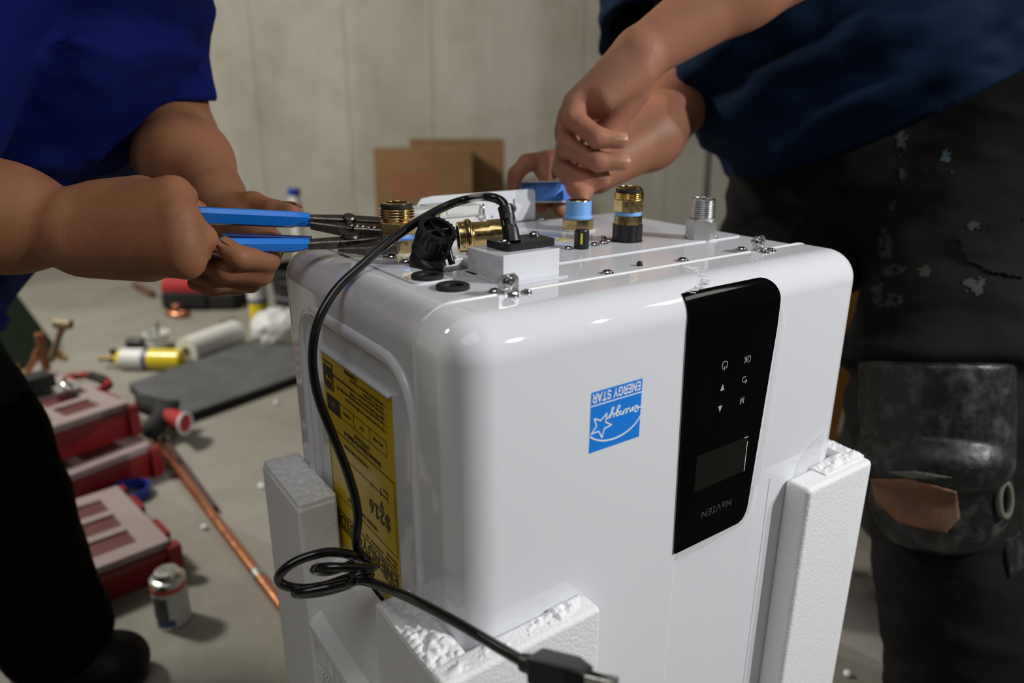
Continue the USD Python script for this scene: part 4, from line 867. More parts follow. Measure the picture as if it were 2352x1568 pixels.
def body1(p):
    out = np.full(len(p), 1.)
    d = smin(chain(p, [S1, E1], (.044, .046), .01), chain(p, [E1, P(-140, 465, .592), P(20, 502, .585), W1], (.048, .050, .0415, .0290), .02), .02)
    near = np.linalg.norm(p - P(330, 520, .59), axis=1) < .2; h = np.full(len(p), 1.); h[near] = hand1(p[near]); d = smin(d, h, .012)
    e = smin(chain(p, [S2, P(368, 60, .87), E2], (.050, .039, .046), .01), chain(p, [E2, P(432, 375, .77), W2], (.0505, .0440, .0285), .02), .015)
    near = np.linalg.norm(p - P(560, 550, .66), axis=1) < .2; h = np.full(len(p), 1.); h[near] = hand2(p[near]); e = smin(e, h, .010)
    d = np.minimum(d, e); t = smin(torso1(p, -.040), rc(p, NK, HC - UPH*.05, .056, .050), .03); t = smin(t, head_sdf(p, HC, LOOK, UPH), .02)
    t = smin(t, rc(p, S1, NK, .036, .046), .02); t = smin(t, rc(p, S2, NK, .036, .046), .02)
    return smin(d, t, .02)
obj('body', sdf_mesh(body1, lo1, hi1, .0030), 'skin_tan', pl_, True)
for (pts, rs), o in ((F2[0], -CF*.6 + CU), (F2[1], -CF + CU*.3)): nail(pl_, pts[3], pts[2], o, 'nail_tan', .0045, .0052)
nail(pl_, T2[0][3], T2[0][2], CU + .2*CF, 'nail_tan', .006, .0075)
head_extras(pl_, HC, LOOK, UPH, 'hair_dark')
AX1 = unit(TOR[0][0] - TOR[0][-1])
FM = np.stack([AX1*6 + CR*7, CU*15 - CR*6, CF*7], 1)
def shirt1(p):
    d = torso1(p, .006); d = smin(d, rc(p, S1, NK - UPH*.03, .066, .066), .04); d = smin(d, rc(p, S2, NK - UPH*.03, .066, .066), .04)
    sl = smax(rc(p, S1, S1 + (E1 - S1)*.90, .070, .072), (p - (S1 + (E1 - S1)*.84)) @ unit(E1 - S1), .004)
    hm = P(405, 231, .838); s2 = smax(smin(rc(p, S2, P(364, 60, .87), .062, .0515), rc(p, P(364, 60, .87), P(389, 245, .835), .0515, .0535), .02), (p - hm) @ unit(.3366*CF - CU), .003)
    d = d + (fold(p, 3, FM, .024) + fold(p, 9, FM*2.2, .005) + .015*np.sin((p @ unit(CU*.86 - CR*.5))*2*np.pi/.060 + 7*meshkit.fbm(p*5, 2, 77))*meshkit.noise(p*7, 5))*np.clip((HC - p) @ UPH*4, 0, 1)
    d = smin(d, np.minimum(sl, s2) + fold(p, 6, FM, .003), .012)
    hem = TOR[0][-1] - AX1*.03
    d = smax(d, (hem - p) @ AX1, .005)
    d = np.maximum(d, -rc(p, NK + UPH*.02, HC + UPH*.1, .064, .09))
    inner = np.minimum(rc(p, P(376, 130, .856), P(394, 320, .83), .043, .0462), rc(p, S1 + (E1 - S1)*.74, E1, .062, .062))
    return np.maximum(d, -inner)
obj('shirt', sdf_mesh(shirt1, lo1 - .06, hi1 + .06, .0042, .03, 3.4), 'shirt_royal', pl_, True, label='royal blue short sleeved work shirt')
pk = PP((436, -60, .792), (408, 30, .792), (376, 112, .797), (345, 185, .805), (318, 250, .815))
obj('shirt_placket', tube(spline(pk, 8), .0085, 10), 'shirt_royal', pl_, True)
rs_ = np.random.default_rng(3); emb = []
for (x, y) in ((418, 18), (404, 62), (407, 74), (398, 96), (390, 103)):
    for q in range(3): a = P(x + rs_.uniform(-4, 4), y + rs_.uniform(-5, 5), .780); emb.append(rc_mesh([a, a + CU*rs_.uniform(.0015, .003) + CR*.0008, a + CU*.0035 - CR*.0004], .00035))
obj('embroidery', emb, 'print_grey', pl_, True)
HPa, HPb = P(-400, 565, .92), P(-290, 620, 1.06)
LEGS1 = [PP((-300, 620, 1.05), (-45, 1000, 1.00), (140, 1500, 1.125)), PP((-400, 575, .93), (-300, 1050, .88), (-330, 1750, 1.0))]
LEGS1[1][2][2] = .10; LEGS1[0][2][2] = .09
def trousers1(p):
    d = None
    for L in LEGS1:
        e = smin(rc(p, L[0], L[1], .098, .080), rc(p, L[1], L[2], .080, .076), .02); d = e if d is None else smin(d, e, .03)
    d = smin(d, rc(p, LEGS1[0][0], LEGS1[1][0], .115, .115), .05); d = smin(d, rc(p, (HPa + HPb)/2, TOR[0][-1] + AX1*.05, .125, .120), .04)
    d = d + fold(p, 31, (14, 14, 9), .012); return smax(np.maximum(d, .062 - p[:, 2]), (p - (TOR[0][-1] + AX1*.055)) @ AX1, .01)
a_ = np.array(sum(LEGS1, [])); obj('trousers', sdf_mesh(trousers1, a_.min(0) - .2, np.maximum(a_.max(0), TOR[0][-1]) + .25, .006), 'trousers_black', pl_, True)
def boot(person, ankle, toe, m='boot'):
    ankle, toe = np.array(ankle), np.array(toe); f = toe - ankle; f[2] = 0; L = np.linalg.norm(f); f /= L; a = ankle*[1, 1, 0]
    def fn(p):
        d = rc(p, a + f*-.03 + [0, 0, .045], a + f*(L - .05) + [0, 0, .036], .045, .040); d = smin(d, rc(p, a + [0, 0, .05], a + [0, 0, .15], .050, .048), .03); d = smin(d, ell(p, a + f*(L - .055) + [0, 0, .035], np.array((.055, .055, .042))), .02)
        return smax(d, .004 - p[:, 2], .004)
    b = obj('boot', sdf_mesh(fn, np.minimum(a, toe) - .13 + [0, 0, .02], np.maximum(a, toe) + [.13, .13, .25], .005), m, person, True)
    def so(p): return smax(smax(rc(p*[1, 1, 0], a - f*.03, a + f*(L - .05), .050, .046), p[:, 2] - .022, .003), .0 - p[:, 2], .002)
    obj('sole', sdf_mesh(so, np.minimum(a, toe)*[1, 1, 0] - .1 - [0, 0, .0], np.maximum(a, toe)*[1, 1, 0] + .1, .005), 'black_rubber', b, True)
boot(pl_, LEGS1[0][2], on_floor(345, 1560)); boot(pl_, LEGS1[1][2], LEGS1[1][2]*[1, 1, 0] + CR*.20 + _fw*.03)

# ---- right: person in the navy shirt and work trousers, wrapping tape
q0 = on_floor(2150, 1700); pr_ = thing('person', 'person in navy shirt and dusty dark work trousers with knee pad wrapping blue tape', 'person', (q0[0], q0[1], 0))
S3, E3, W3 = PP((2230, -560, 1.0), (2010, -195, .81), (1486, 116, .80)); S4, E4, W4 = PP((1590, -500, 1.22), (1575, 205, 1.06), (1372, 392, .935))
NK2 = P(1930, -590, 1.10); HC2 = P(1800, -760, 1.04); LOOK2 = unit(P(1330, 450, .78) - HC2); UPH2 = unit(HC2 - NK2 + .5*_up)
F3 = [(PP((1327, 238, .802), (1317, 272, .786), (1372, 316, .772), (1424, 322, .774)), (.0135, .0118, .0108, .0092)),
      (PP((1313, 272, .816), (1302, 338, .800), (1374, 371, .784), (1430, 372, .786)), (.0135, .0116, .0106, .0092)),
      (PP((1306, 300, .830), (1293, 386, .818), (1342, 412, .806), (1386, 410, .802)), (.0130, .0112, .0102, .0090)),
      (PP((1312, 315, .842), (1308, 405, .828), (1322, 432, .806), (1338, 455, .792)), (.0125, .0106, .0098, .0084))]
T3 = (PP((1448, 205, .812), (1400, 290, .822), (1362, 372, .822), (1345, 438, .806)), (.0240, .0165, .0118, .0092))
F4 = [(PP((1294, 362, .905), (1210, 374, .866), (1184, 400, .862), (1179, 426, .866)), (.0125, .0105, .0092, .0082)),
      (PP((1302, 366, .918), (1257, 366, .888), (1246, 392, .876), (1254, 410, .872)), (.0125, .0105, .0095, .0085)),
      (PP((1312, 380, .940), (1262, 392, .946), (1236, 440, .938), (1244, 474, .905)), (.0120, .0100, .0090, .0090)),
      (PP((1322, 398, .948), (1296, 428, .948), (1278, 458, .938), (1274, 474, .915)), (.0110, .0092, .0082, .0076))]
T4 = (PP((1352, 408, .922), (1332, 450, .908), (1306, 476, .892), (1286, 481, .880)), (.0170, .0120, .0102, .0095))
def hand3(p):
    d = None
    for (pts, rs), a in zip(F3, ((1462, 128, .795), (1458, 135, .802), (1455, 142, .810), (1452, 150, .815))):
        e = rc(p, P(*a), pts[0], .0250, rs[0] + .0025); d = e if d is None else smin(d, e, .012)
    fg = None
    for pts, rs in F3 + [T3]:
        e = chain(p, pts, rs, .005); fg = e if fg is None else smin(fg, e, .0022)
    d = smin(d, fg, .007)
    return smin(d, rc(p, P(1470, 165, .790), P(1390, 225, .788), .0180, .0150), .012)
def hand4(p):
    d = None
    for (pts, rs), a in zip(F4, ((1362, 384, .928), (1362, 390, .934), (1362, 396, .940), (1362, 402, .944))):
        e = rc(p, P(*a), pts[0], .0200, rs[0] + .002); d = e if d is None else smin(d, e, .010)
    fg = None
    for pts, rs in F4 + [T4]:
        e = chain(p, pts, rs, .004); fg = e if fg is None else smin(fg, e, .002)
    return smin(d, fg, .006)
TOR2 = (PP((1930, -540, 1.10), (1890, -330, 1.07), (1840, -100, 1.04), (1818, 70, 1.03), (1900, 180, 1.04), (2080, 270, 1.07)), (.115, .140, .148, .152, .155, .150))
LAT2 = unit(S3 - S4)
HEM = P(1950, 322, 1.02); HN = unit(P(1950, 335, 1.05) - P(1905, 210, 1.05))
def torso2(p, g=0.):
    d = chain(p, TOR2[0], [r + g for r in TOR2[1]], .05)
    for s in (-.085, .085): d = smin(d, chain(p, [q + LAT2*s + CR*abs(s)*.5 for q in TOR2[0]], [r - .018 + g for r in TOR2[1]], .05), .05)
    return d
lo2 = np.min([HC2 - .2, S4 - .15, P(1170, 420, .86) - .05, S3 - .15, TOR2[0][5] - .3], 0); hi2 = np.max([HC2 + .2, S3 + .15, P(1290, 480, .95) + .05, E3 + .1, S4 + .15, E4 + .1, TOR2[0][5] + .25], 0)
def body2(p):
    d = smin(chain(p, [S3, E3], (.046, .048), .01), chain(p, [E3, P(1700, -30, .805), W3], (.050, .0445, .0305), .02), .02)
    near = np.linalg.norm(p - P(1370, 290, .81), axis=1) < .2; h = np.full(len(p), 1.); h[near] = hand3(p[near]); d = smin(d, h, .012)
    e = smin(chain(p, [S4, E4], (.048, .052), .01), chain(p, [E4, P(1490, 310, 1.0), W4], (.052, .046, .0290), .02), .02)
    near = np.linalg.norm(p - P(1260, 420, .9), axis=1) < .2; h = np.full(len(p), 1.); h[near] = hand4(p[near]); e = smin(e, h, .010)
    d = np.minimum(d, e); t = smin(smax(torso2(p, -.045), (p - HEM + HN*.05) @ HN, .01), rc(p, NK2, HC2 - UPH2*.05, .058, .052), .03); t = smin(t, head_sdf(p, HC2, LOOK2, UPH2), .02)
    t = smin(t, rc(p, S3, NK2, .038, .048), .02); t = smin(t, rc(p, S4, NK2, .038, .048), .02)
    return smin(d, t, .02)
obj('body', sdf_mesh(body2, lo2, hi2, .0032), 'skin_fair', pr_, True)
for pts, rs in F3[:3]: nail(pr_, pts[3], pts[2], -CF*.9 + CU*.25, 'nail_fair')
head_extras(pr_, HC2, LOOK2, UPH2, 'hair_dark')
FM2 = np.stack([CR*5 + CU*9, CU*13 - CR*4, CF*6], 1)
def shirt2(p):
    d = torso2(p, .008); d = smin(d, rc(p, S3, NK2 - UPH2*.03, .07, .07), .04); d = smin(d, rc(p, S4, NK2 - UPH2*.03, .07, .07), .04)
    s1_ = smax(rc(p, S3, S3 + (E3 - S3)*.62, .074, .076), (p - (S3 + (E3 - S3)*.56)) @ unit(E3 - S3), .004)
    e4 = P(1496, 70, 1.085); s2_ = smax(rc(p, S4, e4, .080, .074), (p - e4) @ unit(e4 - S4), .004)
    d = smin(d, np.minimum(s1_, s2_), .015)
    d = d + fold(p, 13, FM2, .024) + fold(p, 19, FM2*2.3, .006) + .013*np.sin((p @ unit(CU*.85 - CR*.5))*2*np.pi/.075 + 7*meshkit.fbm(p*4, 2, 70))*meshkit.noise(p*6, 8); d = smax(d, (p - HEM) @ HN + .02*np.sin((p @ CR)*9), .006)
    d = np.maximum(d, -rc(p, NK2 + UPH2*.02, HC2 + UPH2*.1, .066, .09))
    inner = np.minimum(rc(p, S4 + (E4 - S4)*.6, E4, .064, .058), rc(p, S3 + (E3 - S3)*.45, E3, .064, .062)); inner = np.minimum(inner, rc(p, e4 - unit(e4 - S4)*.12, e4 + unit(e4 - S4)*.1, .060, .066)); return np.maximum(d, -inner)
obj('shirt', sdf_mesh(shirt2, lo2 - .06, hi2 + .06, .0048, .03, 3.4), 'shirt_navy', pr_, True, label='navy blue work shirt hanging loose over the belt')
LEGS2 = [PP((2215, 430, 1.03), (2140, 950, .955), (2155, 1720, 1.07)), PP((2010, 430, 1.22), (1752, 640, 1.17), (1715, 1250, 1.36))]
LEGS2[0][2][2] = .10; LEGS2[1][2][2] = .10
FT = np.stack([CR*6, CU*16 + CR*3, CF*6], 1)
def trousers2(p):
    d = None
    for L, r in zip(LEGS2, ((.118, .104, .090), (.112, .100, .088))):
        e = smin(rc(p, L[0], L[1], r[0], r[1]), rc(p, L[1], L[2], r[1], r[2]), .02); d = e if d is None else smin(d, e, .035)
    d = smin(d, rc(p, P(2050, 330, 1.10), P(2190, 300, 1.06), .150, .150), .05); d = smin(d, rc(p, P(1900, 250, 1.07), P(2250, 190, 1.07), .128, .118), .04)
    d = smin(d, rc(p, P(1990, 400, 1.10), P(1800, 430, 1.12), .105, .085), .05)
    cuff = np.abs((p - P(2140, 806, .95)) @ CU) ; d = d - .030*np.exp(-(cuff/.020)**2)*(np.linalg.norm(p - P(2140, 800, .95), axis=1) < .25)
    d = d + fold(p, 41, FT, .016) + fold(p, 43, FT*2.4, .004)
    return smax(np.maximum(d, .062 - p[:, 2]), (HEM - HN*.06 - p) @ HN, .01)
a_ = np.array(sum(LEGS2, []) + [P(1700, 330, 1.05), P(2352, 150, 1.05)]); tmesh = sdf_mesh(trousers2, a_.min(0) - .2, a_.max(0) + .25, .0055)
obj('trousers', tmesh, 'trousers_work', pr_, True, label='dark work trousers with paint splashes and cargo pocket')
for k_, (x, y, rx, ry, c) in enumerate(((2172, 362, 9, 22, '_teal'), (2188, 395, 7, 9, ''), (2072, 400, 8, 12, ''), (2068, 318, 16, 8, ''), (2050, 620, 30, 12, ''), (2035, 560, 16, 38, ''), (2122, 622, 16, 12, ''), (2040, 690, 34, 16, ''), (2070, 330, 10, 40, ''), (2235, 520, 14, 10, ''), (2050, 468, 8, 12, ''), (2240, 655, 26, 22, ''), (2015, 660, 14, 18, ''))):
    front_patch(tmesh, Point(0, 0).buffer(1, 8).__class__([(x + rx*math.cos(t), y + ry*math.sin(t)) for t in np.linspace(0, 2*np.pi, 14)]), .0006, .0004, 'paint_splash' + c, 'paint_splash', pr_, .06, k_)
front_patch(tmesh, Polygon([(2196, 545), (2352, 505), (2352, 640), (2275, 628), (2222, 600)]), .0015, .003, 'trousers_work', 'pocket_flap', pr_)
boot(pr_, LEGS2[0][2], LEGS2[0][2]*[1, 1, 0] - CR*.17 - _fw*.08); boot(pr_, LEGS2[1][2], LEGS2[1][2]*[1, 1, 0] - CR*.19 - _fw*.04)
# knee pad
KD = .862
def pad(p, g=0.):
    Rm = np.stack([CR, CU, CF], 1)
    up_ = smax(rc(p, P(2144, 800, .902), P(2146, 1010, .906), .086 + g, .086 + g), (p - P(2100, 832, .86)) @ CU, .006)
    md = ell(p, P(2138, 1045, .898), np.array((.088, .056, .088)) + g, Rm); lw = ell(p, P(2152, 1120, .920), np.array((.083, .094, .078)) + g, Rm)
    d = smin(up_, smin(md, lw, .010), .003); d = smax(d, (p - P(2140, 1040, .958)) @ CF, .006)
    d = smax(d, (P(2150, 1268, .90) - p) @ CU, .012); return d + .0015*(meshkit.fbm(p*60, 3, 2) - .5)
kl = P(2140, 1040, .90); pmesh = sdf_mesh(pad, kl - [.24, .24, .20], kl + [.24, .24, .22], .0032)
kp_ = obj('knee_pad', pmesh, 'pad_rubber', pr_, True, label='scuffed black rubber knee pad with worn brown leather patch')
def polyd(p, pts):
    q = p - C; z = q @ CF; x, y = 1176 + FPX*(q @ CR)/z, 784 - FPX*(q @ CU)/z; d = None
    for (x0, y0), (x1, y1) in zip(pts, pts[1:] + pts[:1]):
        nx, ny = (y1 - y0), -(x1 - x0); l = math.hypot(nx, ny); e = ((x - x0)*nx + (y - y0)*ny)/l*z/FPX; d = e if d is None else np.maximum(d, e)
    return d
lp = [(1995, 1072), (2010, 1150), (2062, 1200), (2172, 1226), (2206, 1190), (2199, 1135), (2188, 1098), (2090, 1098)]
lp = lp if polyd(np.array([P(2110, 1150, .85)]), lp)[0] < 0 else lp[::-1]
def shell_piece(pts, g): return lambda p: np.maximum(smax(pad(p, g), polyd(p, pts), .002), np.maximum(-pad(p, -.002), (p - P(2140, 1040, .945)) @ CF))
obj('leather_patch', sdf_mesh(shell_piece(lp, .0028), kl - [.24, .24, .20], kl + [.24, .24, .22], .0026), 'pad_leather', kp_, True, label='worn brown leather patch')
sp = [(1998, 1062), (1998, 1074), (2090, 1100), (2190, 1099), (2190, 1078), (2100, 1080)]; sp = sp if polyd(np.array([P(2140, 1088, .85)]), sp)[0] < 0 else sp[::-1]
obj('stitched_seam', sdf_mesh(shell_piece(sp, .0034), kl - [.24, .24, .20], kl + [.24, .24, .22], .0026), 'pad_seam', kp_, True)
def torus(c, r0, r1, n1, s1, sq=1.): t = np.linspace(0, 2*np.pi, 25); return tube([c + n1*r0*math.cos(a) + s1*r0*sq*math.sin(a) for a in t], r1, 8, caps=False)
obj('buckle', torus(P(2308, 1148, .846), .0105, .0038, unit(CR + CF*.4), CU, 1.9), 'pad_seam', kp_, True)
obj('buckle', torus(P(2292, 868, .862), .010, .0025, unit(CR + CF*.4), CU, 1.6), 'pad_seam', kp_, True)
obj('rivet', mv(lathe([(0, 0), (.010, 0), (.0085, .004), (0, .006)], 20), along(P(2262, 1034, .832), C)), 'rod_steel', kp_)
obj('strap', bar(PP((2290, 1130, .90), (2340, 1120, .93), (2420, 1100, 1.0)), [.03, .03, .03], [.005, .005, .005], CU), 'fabric_black', kp_)
obj('strap', bar(PP((2300, 1175, .90), (2325, 1235, .895), (2340, 1310, .90)), [.034, .036, .040], [.004, .004, .004], unit(CR + CF*.5)), 'pad_rubber', kp_)

# tape spool in the far hand, with the strip that runs to the fitting
sc_ = P(1252, 440, .885); su = unit(CU*.975 - CR*.01 - CF*.21)
sp_ = thing('tape_spool', 'spool of blue thread seal tape held over the heater', 'tape', sc_ - su*.0125)
A = along(sc_ - su*.0125, sc_ + su)
for z in (0, .0238): obj('flange', ring(.012, .0362, z, z + .0012, 48, A), 'spool_white', sp_, 30)
obj('core', ring(.0115, .013, .0, .025, 32, A), 'spool_white', sp_); obj('tape', ring(.0131, .0310, .0014, .0236, 48, A), 'tape_spool_blue', sp_, 30)
fpt = H(.292, .238, .025); tpa = sc_ + CR*.031 - CU*.002
rib = PP((1300, 444, .862), (1300, 470, .800), (1303, 480, .776)); 
obj('tape_strip', bar(rib, [.012, .012, .012], [.0006, .0006, .0006], CU, .0002), 'tape_blue', sp_, 25)

# ------------------------------------------------------------------ things on the floor and along the wall
def flat(v): v = np.array(v, float); v[2] = 0; return v/np.linalg.norm(v)
def organizer(label, corner, u, v, w, d, h, extra=False):
    """corner: the front right foot; u runs left along the front, v runs back."""
    t = thing('parts_organizer', label, 'organizer', corner + u*w/2 + v*d/2, group=None)
    n = np.cross(v, -u); n = _up
    F = lambda a, b, z: corner + u*a + v*b + _up*z
    def hb(a0, a1, b0, b1, z0, z1, tp=0.): return m3.Manifold.hull_points(np.array([F(a, b, z0) for a in (a0 + tp, a1 - tp) for b in (b0 + tp, b1 - tp)] + [F(a, b, z1) for a in (a0, a1) for b in (b0, b1)]))
    tray = hb(0, w, 0, d, 0, h*.8, .008) + hb(-.004, w + .004, -.004, d + .004, h*.66, h*.8)
    for a, b in ((0, 0), (w, 0), (0, d), (w, d)): tray = tray + hb(a - .012, a + .012, b - .012, b + .012, .004, h*.88)
    cell = []
    obj('tray', tray, 'red_plastic', t, 25)
    nx, ny = 3, (3 if d < .35 else 4); fx, fy = .035, .030; wx, wy = (w - fx*2)/nx, (d - fy*2)/ny
    lid = hb(.003, w - .003, .003, d - .003, h*.80, h*.99); wins = []
    for i in range(nx):
        for j in range(ny):
            a0, a1, b0, b1 = fx + i*wx + .010, fx + (i + 1)*wx - .010, fy + j*wy + .008, fy + (j + 1)*wy - .008
            lid = lid - hb(a0, a1, b0, b1, h*.93, h*1.2, .004); wins.append(hb(a0 + .001, a1 - .001, b0 + .001, b1 - .001, h*.925, h*.935))
    obj('lid', lid, 'lid_pink', t, 25, label='frosted clear lid with rectangular windows')
    for q in wins: obj('lid_window', q, 'compartment', t, False)
    for b in (.25, .7): obj('latch', hb(-.012, .006, d*b - .035, d*b + .035, h*.45, h*.92, .003), 'red_plastic', t, 25)
    if extra:
        obj('carry_handle', tube(spline([F(.002, d*.42, h*.8), F(-.045, d*.45, h*.85), F(-.055, d*.6, h*.85), F(-.045, d*.78, h*.85), F(.002, d*.82, h*.8)], 6), .011, 10), 'red_plastic', t, True)
        obj('handle_grip', tube([F(-.053, d*.52, h*.87), F(-.055, d*.6, h*.88), F(-.053, d*.70, h*.87)], .013, 10), 'fabric_black', t, True)
    return F
mat('lid_pink', (.36, .28, .28), .28)
o3 = on_floor(408, 1322); u3 = flat(on_floor(232, 1396) - o3); v3 = flat(on_floor(235, 1087, .082) - on_floor(402, 1228, .082))
v3 = flat(v3 - u3*(v3 @ u3)*.75)
F3_ = organizer('red parts organizer with frosted lid on the floor behind the metal can, nearest of three', o3, u3, v3, .42, .30, .082)
o2 = on_floor(362, 1092); u2 = flat(on_floor(190, 1165) - o2); v2 = flat(v3 - u2*(v3 @ u2))
F2_ = organizer('red parts organizer lying under another one, beside the copper pipe end', o2, u2, v2, .42, .38, .088)
o1 = on_floor(312, 1000, .088); F1_ = organizer('red parts organizer with carry handle on top of another, holding fittings and copper stubs', o1, u2, v2, .40, .42, .092, True)
zt = .180
# things lying on the upper organizer
def on_top(x, y): return on_floor(x, y, zt - .001)
q = on_top(80, 905); t = thing('battery_tool', 'black power tool body lying on the upper red organizer', 'power tool', q)
obj('housing', mv(rbx((-.045, -.03, .0), (.045, .03, .05), .008, 10), fr(q, *np.stack([u2, v2, _up]))), 'fabric_black', t, 40); obj('foot', mv(rbx((-.05, -.036, .0), (-.005, .036, .018), .005, 10), fr(q, *np.stack([u2, v2, _up]))), 'bucket_black', t, 40)
q = on_top(155, 905); t = thing('valve', 'chromed ball valve lying on the frosted organizer lid', 'valve', q)
obj('ball', tr(ell_ := trimesh.creation.icosphere(3, .017), q + [0, 0, .017]), 'chrome', t, True); obj('socket', cyl(q + u2*.03 + [0, 0, .015], q - u2*.032 + [0, 0, .015], .0135), 'steel', t); obj('stem', cyl(q + [0, 0, .03], q + [0, 0, .045], .005), 'brass', t)
q = on_top(107, 848); t = thing('copper_stub', 'upright dark copper pipe stub standing on the upper organizer', 'pipe', q)
hgt = .105; obj('pipe', lathe([(.0085, 0), (.011, 0), (.011, hgt), (.0095, hgt + .001), (.0085, hgt), (.0085, 0)], 24, along(q, q + _up)), 'copper_dull', t); obj('rim', ring(.0083, .0113, hgt - .004, hgt + .0015, 24, along(q, q + _up), .0005), 'copper', t)
q = on_top(62, 870); t = thing('copper_stub', 'slanting pale copper pipe stub leaning against the dark upright stub', 'pipe', q); e = P(90, 802, 1.93); obj('pipe', cyl(q + [0, 0, .008], e, .0085), 'copper', t); obj('sleeve', cyl(e - unit(e - q)*.02, e, .0105), 'copper_dull', t)
q = on_top(118, 832); e = P(146, 742, 1.97); t = thing('brass_tee', 'tan pipe with brass tee head rising from the upper organizer', 'pipe fitting', q)
obj('pipe', cyl(q + [0, 0, .006], e, .009), 'brass_tan', t); obj('tee', cyl(e - CR*.024, e + CR*.020 - CU*.004, .0135), 'brass_tan', t); obj('socket', cyl(e - unit(e - q)*.02, e, .0125), 'brass_tan', t)
for (x, y), lb in (((140, 830), 'small yellow brass elbow near the top edge of the upper organizer'), ((36, 862), 'small yellow brass elbow beside the black trouser leg')):
    q = on_top(x, y); t = thing('brass_elbow', lb, 'pipe fitting', q); obj('elbow', tube(spline([q + CR*.018 + [0, 0, .009], q + [0, 0, .010], q + [0, 0, .028]], 6), .009, 12), 'brass_polished', t, True); obj('collar', ring(.0085, .0112, 0, .008, 20, along(q + [0, 0, .022], q + [0, 0, .05])), 'brass', t)
# mat and what lies on it
c4 = [on_floor(395, 986), on_floor(735, 862), on_floor(690, 812), on_floor(560, 806), on_floor(300, 900)]
mt = thing('foam_mat', 'dark grey kneeling mat on the concrete floor between the organizers and the heater', 'mat', np.mean(c4, 0))
obj('top_layer', m3.Manifold.hull_points(np.array([p_ + [0, 0, z] for p_ in c4 for z in (.022, .030)])), 'mat_grey', mt, 25); ctr = np.mean(c4, 0)
obj('lower_layer', m3.Manifold.hull_points(np.array([ctr + (p_ - ctr)*1.004 + [0, 0, z] for p_ in c4 for z in (0, .0225)])), 'mat_edge', mt, 25)
q = on_floor(372, 962, .03); gv = thing('work_glove', 'black work glove with red cuff at the corner of the grey mat', 'glove', q)
def gf(p):
    d = rc(p, P(335, 930, 2.0), P(385, 945, 1.98), .026, .024)
    for k_, (x, y) in enumerate(((318, 912), (322, 925), (405, 925), (400, 935))): d = smin(d, rc(p, P(350, 935, 1.99), P(x, y, 2.0), .018, .010), .012)
    return smin(d, rc(p, P(380, 950, 1.97), P(350, 985, 1.93), .026, .028), .02)
obj('hand', sdf_mesh(gf, P(360, 945, 1.98) - .14, P(360, 945, 1.98) + .14, .005), 'fabric_black', gv, True)
ca, cb = P(385, 952, 1.965), P(425, 972, 1.93); obj('cuff', m3.Manifold.hull_points(np.vstack([ca + CU*.020*math.cos(t_) + CF*.028*math.sin(t_) for t_ in np.linspace(0, 6.28, 14)] + [cb + CU*.028*math.cos(t_) + CF*.04*math.sin(t_) for t_ in np.linspace(0, 6.28, 14)])), 'fabric_red', gv, 40); obj('cuff_hem', tube([cb + CU*.028*math.cos(t_) + CF*.04*math.sin(t_) for t_ in np.linspace(0, 6.28, 20)], .004, 8, caps=False), 'cyl_label', gv, True)
# gas cylinders
def gas(name, label, base, axis, L=.235, r=.0365):
    A = along(base, base + np.array(axis)); t = thing(name, label, 'gas cylinder', base - _up*(r if abs(axis[2]) < .5 else 0))
    obj('shell', lathe([(0, .004), (r*.7, 0), (r*.95, .004), (r, .012), (r, L - .028), (r*.88, L - .012), (r*.5, L), (0, L)], 36, A), 'cyl_yellow', t, 40)
    obj('paper_label', ring(r*.9, r*1.008, L*.50, L*.90, 36, A), 'cyl_label', t); obj('label_band', ring(r*.9, r*1.012, L*.50, L*.57, 36, A), 'label_navy', t)
    return t, A
b = on_floor(425, 848); b[2] = .0368; e = on_floor(268, 846); e[2] = .0368; t, A = gas('gas_cylinder', 'yellow gas cylinder lying on its side left of the grey mat', b, unit(e - b))
Lg = .235; obj('torch_nozzle', [mv(cyl((0, 0, Lg - .004), (0, 0, Lg + .022), .016), A), mv(cyl((0, 0, Lg + .02), (0, 0, Lg + .062), .0095), A)], 'brass_dark', t); obj('knob', mv(cyl((0, .012, Lg + .01), (0, .034, Lg + .01), .011, n=12), A), 'black_plastic', t)
b = on_floor(600, 756); t, A = gas('gas_cylinder', 'yellow gas cylinder with grey label standing beside the black bucket', b, (0, 0, 1), .235, .038); obj('cap', mv(lathe([(0, .225), (.018, .225), (.018, .245), (.014, .252), (0, .252)], 24), A), 'cyl_yellow', t)
# white paper roll, bag, cup
a, b = on_floor(432, 838), on_floor(545, 792); a[2] = b[2] = .05; rl_ = thing('paper_roll', 'white paper towel roll lying behind the yellow cylinder', 'paper roll', (a + b)/2 - [0, 0, .05]); A = along(a, b); L = np.linalg.norm(b - a)
obj('paper', lathe([(.018, 0), (.0495, 0), (.05, .002), (.05, L - .002), (.0495, L), (.018, L), (.018, 0)], 40, A), 'white_plastic', rl_, 40); obj('tube', ring(.0165, .0179, -.001, L + .001, 24, A), 'cardboard', rl_)
b = on_floor(654, 788); bg = thing('plastic_bag', 'crumpled white plastic bag between the mat and the black bucket', 'bag', b)
def bf_(p): return smin(ell(p, b + [0, 0, .055], np.array((.10, .075, .075))), ell(p, b + [-.04, .03, .06], np.array((.06, .06, .06))), .06) + .05*np.abs(meshkit.fbm(p*16, 3, 4) - .5) + .012*np.abs(meshkit.noise(p*55, 2) - .5) - .01
def bf2(p): return smax(bf_(p), .003 - p[:, 2], .004)
obj('film', sdf_mesh(bf2, b - [.35, .35, .02], b + [.35, .35, .28], .007), 'bag_white', bg, True)
b = on_floor(365, 800); cp = thing('plastic_cup', 'cream plastic cup holding a thin tool behind the lying yellow cylinder', 'cup', b); A = along(b, b + _up)
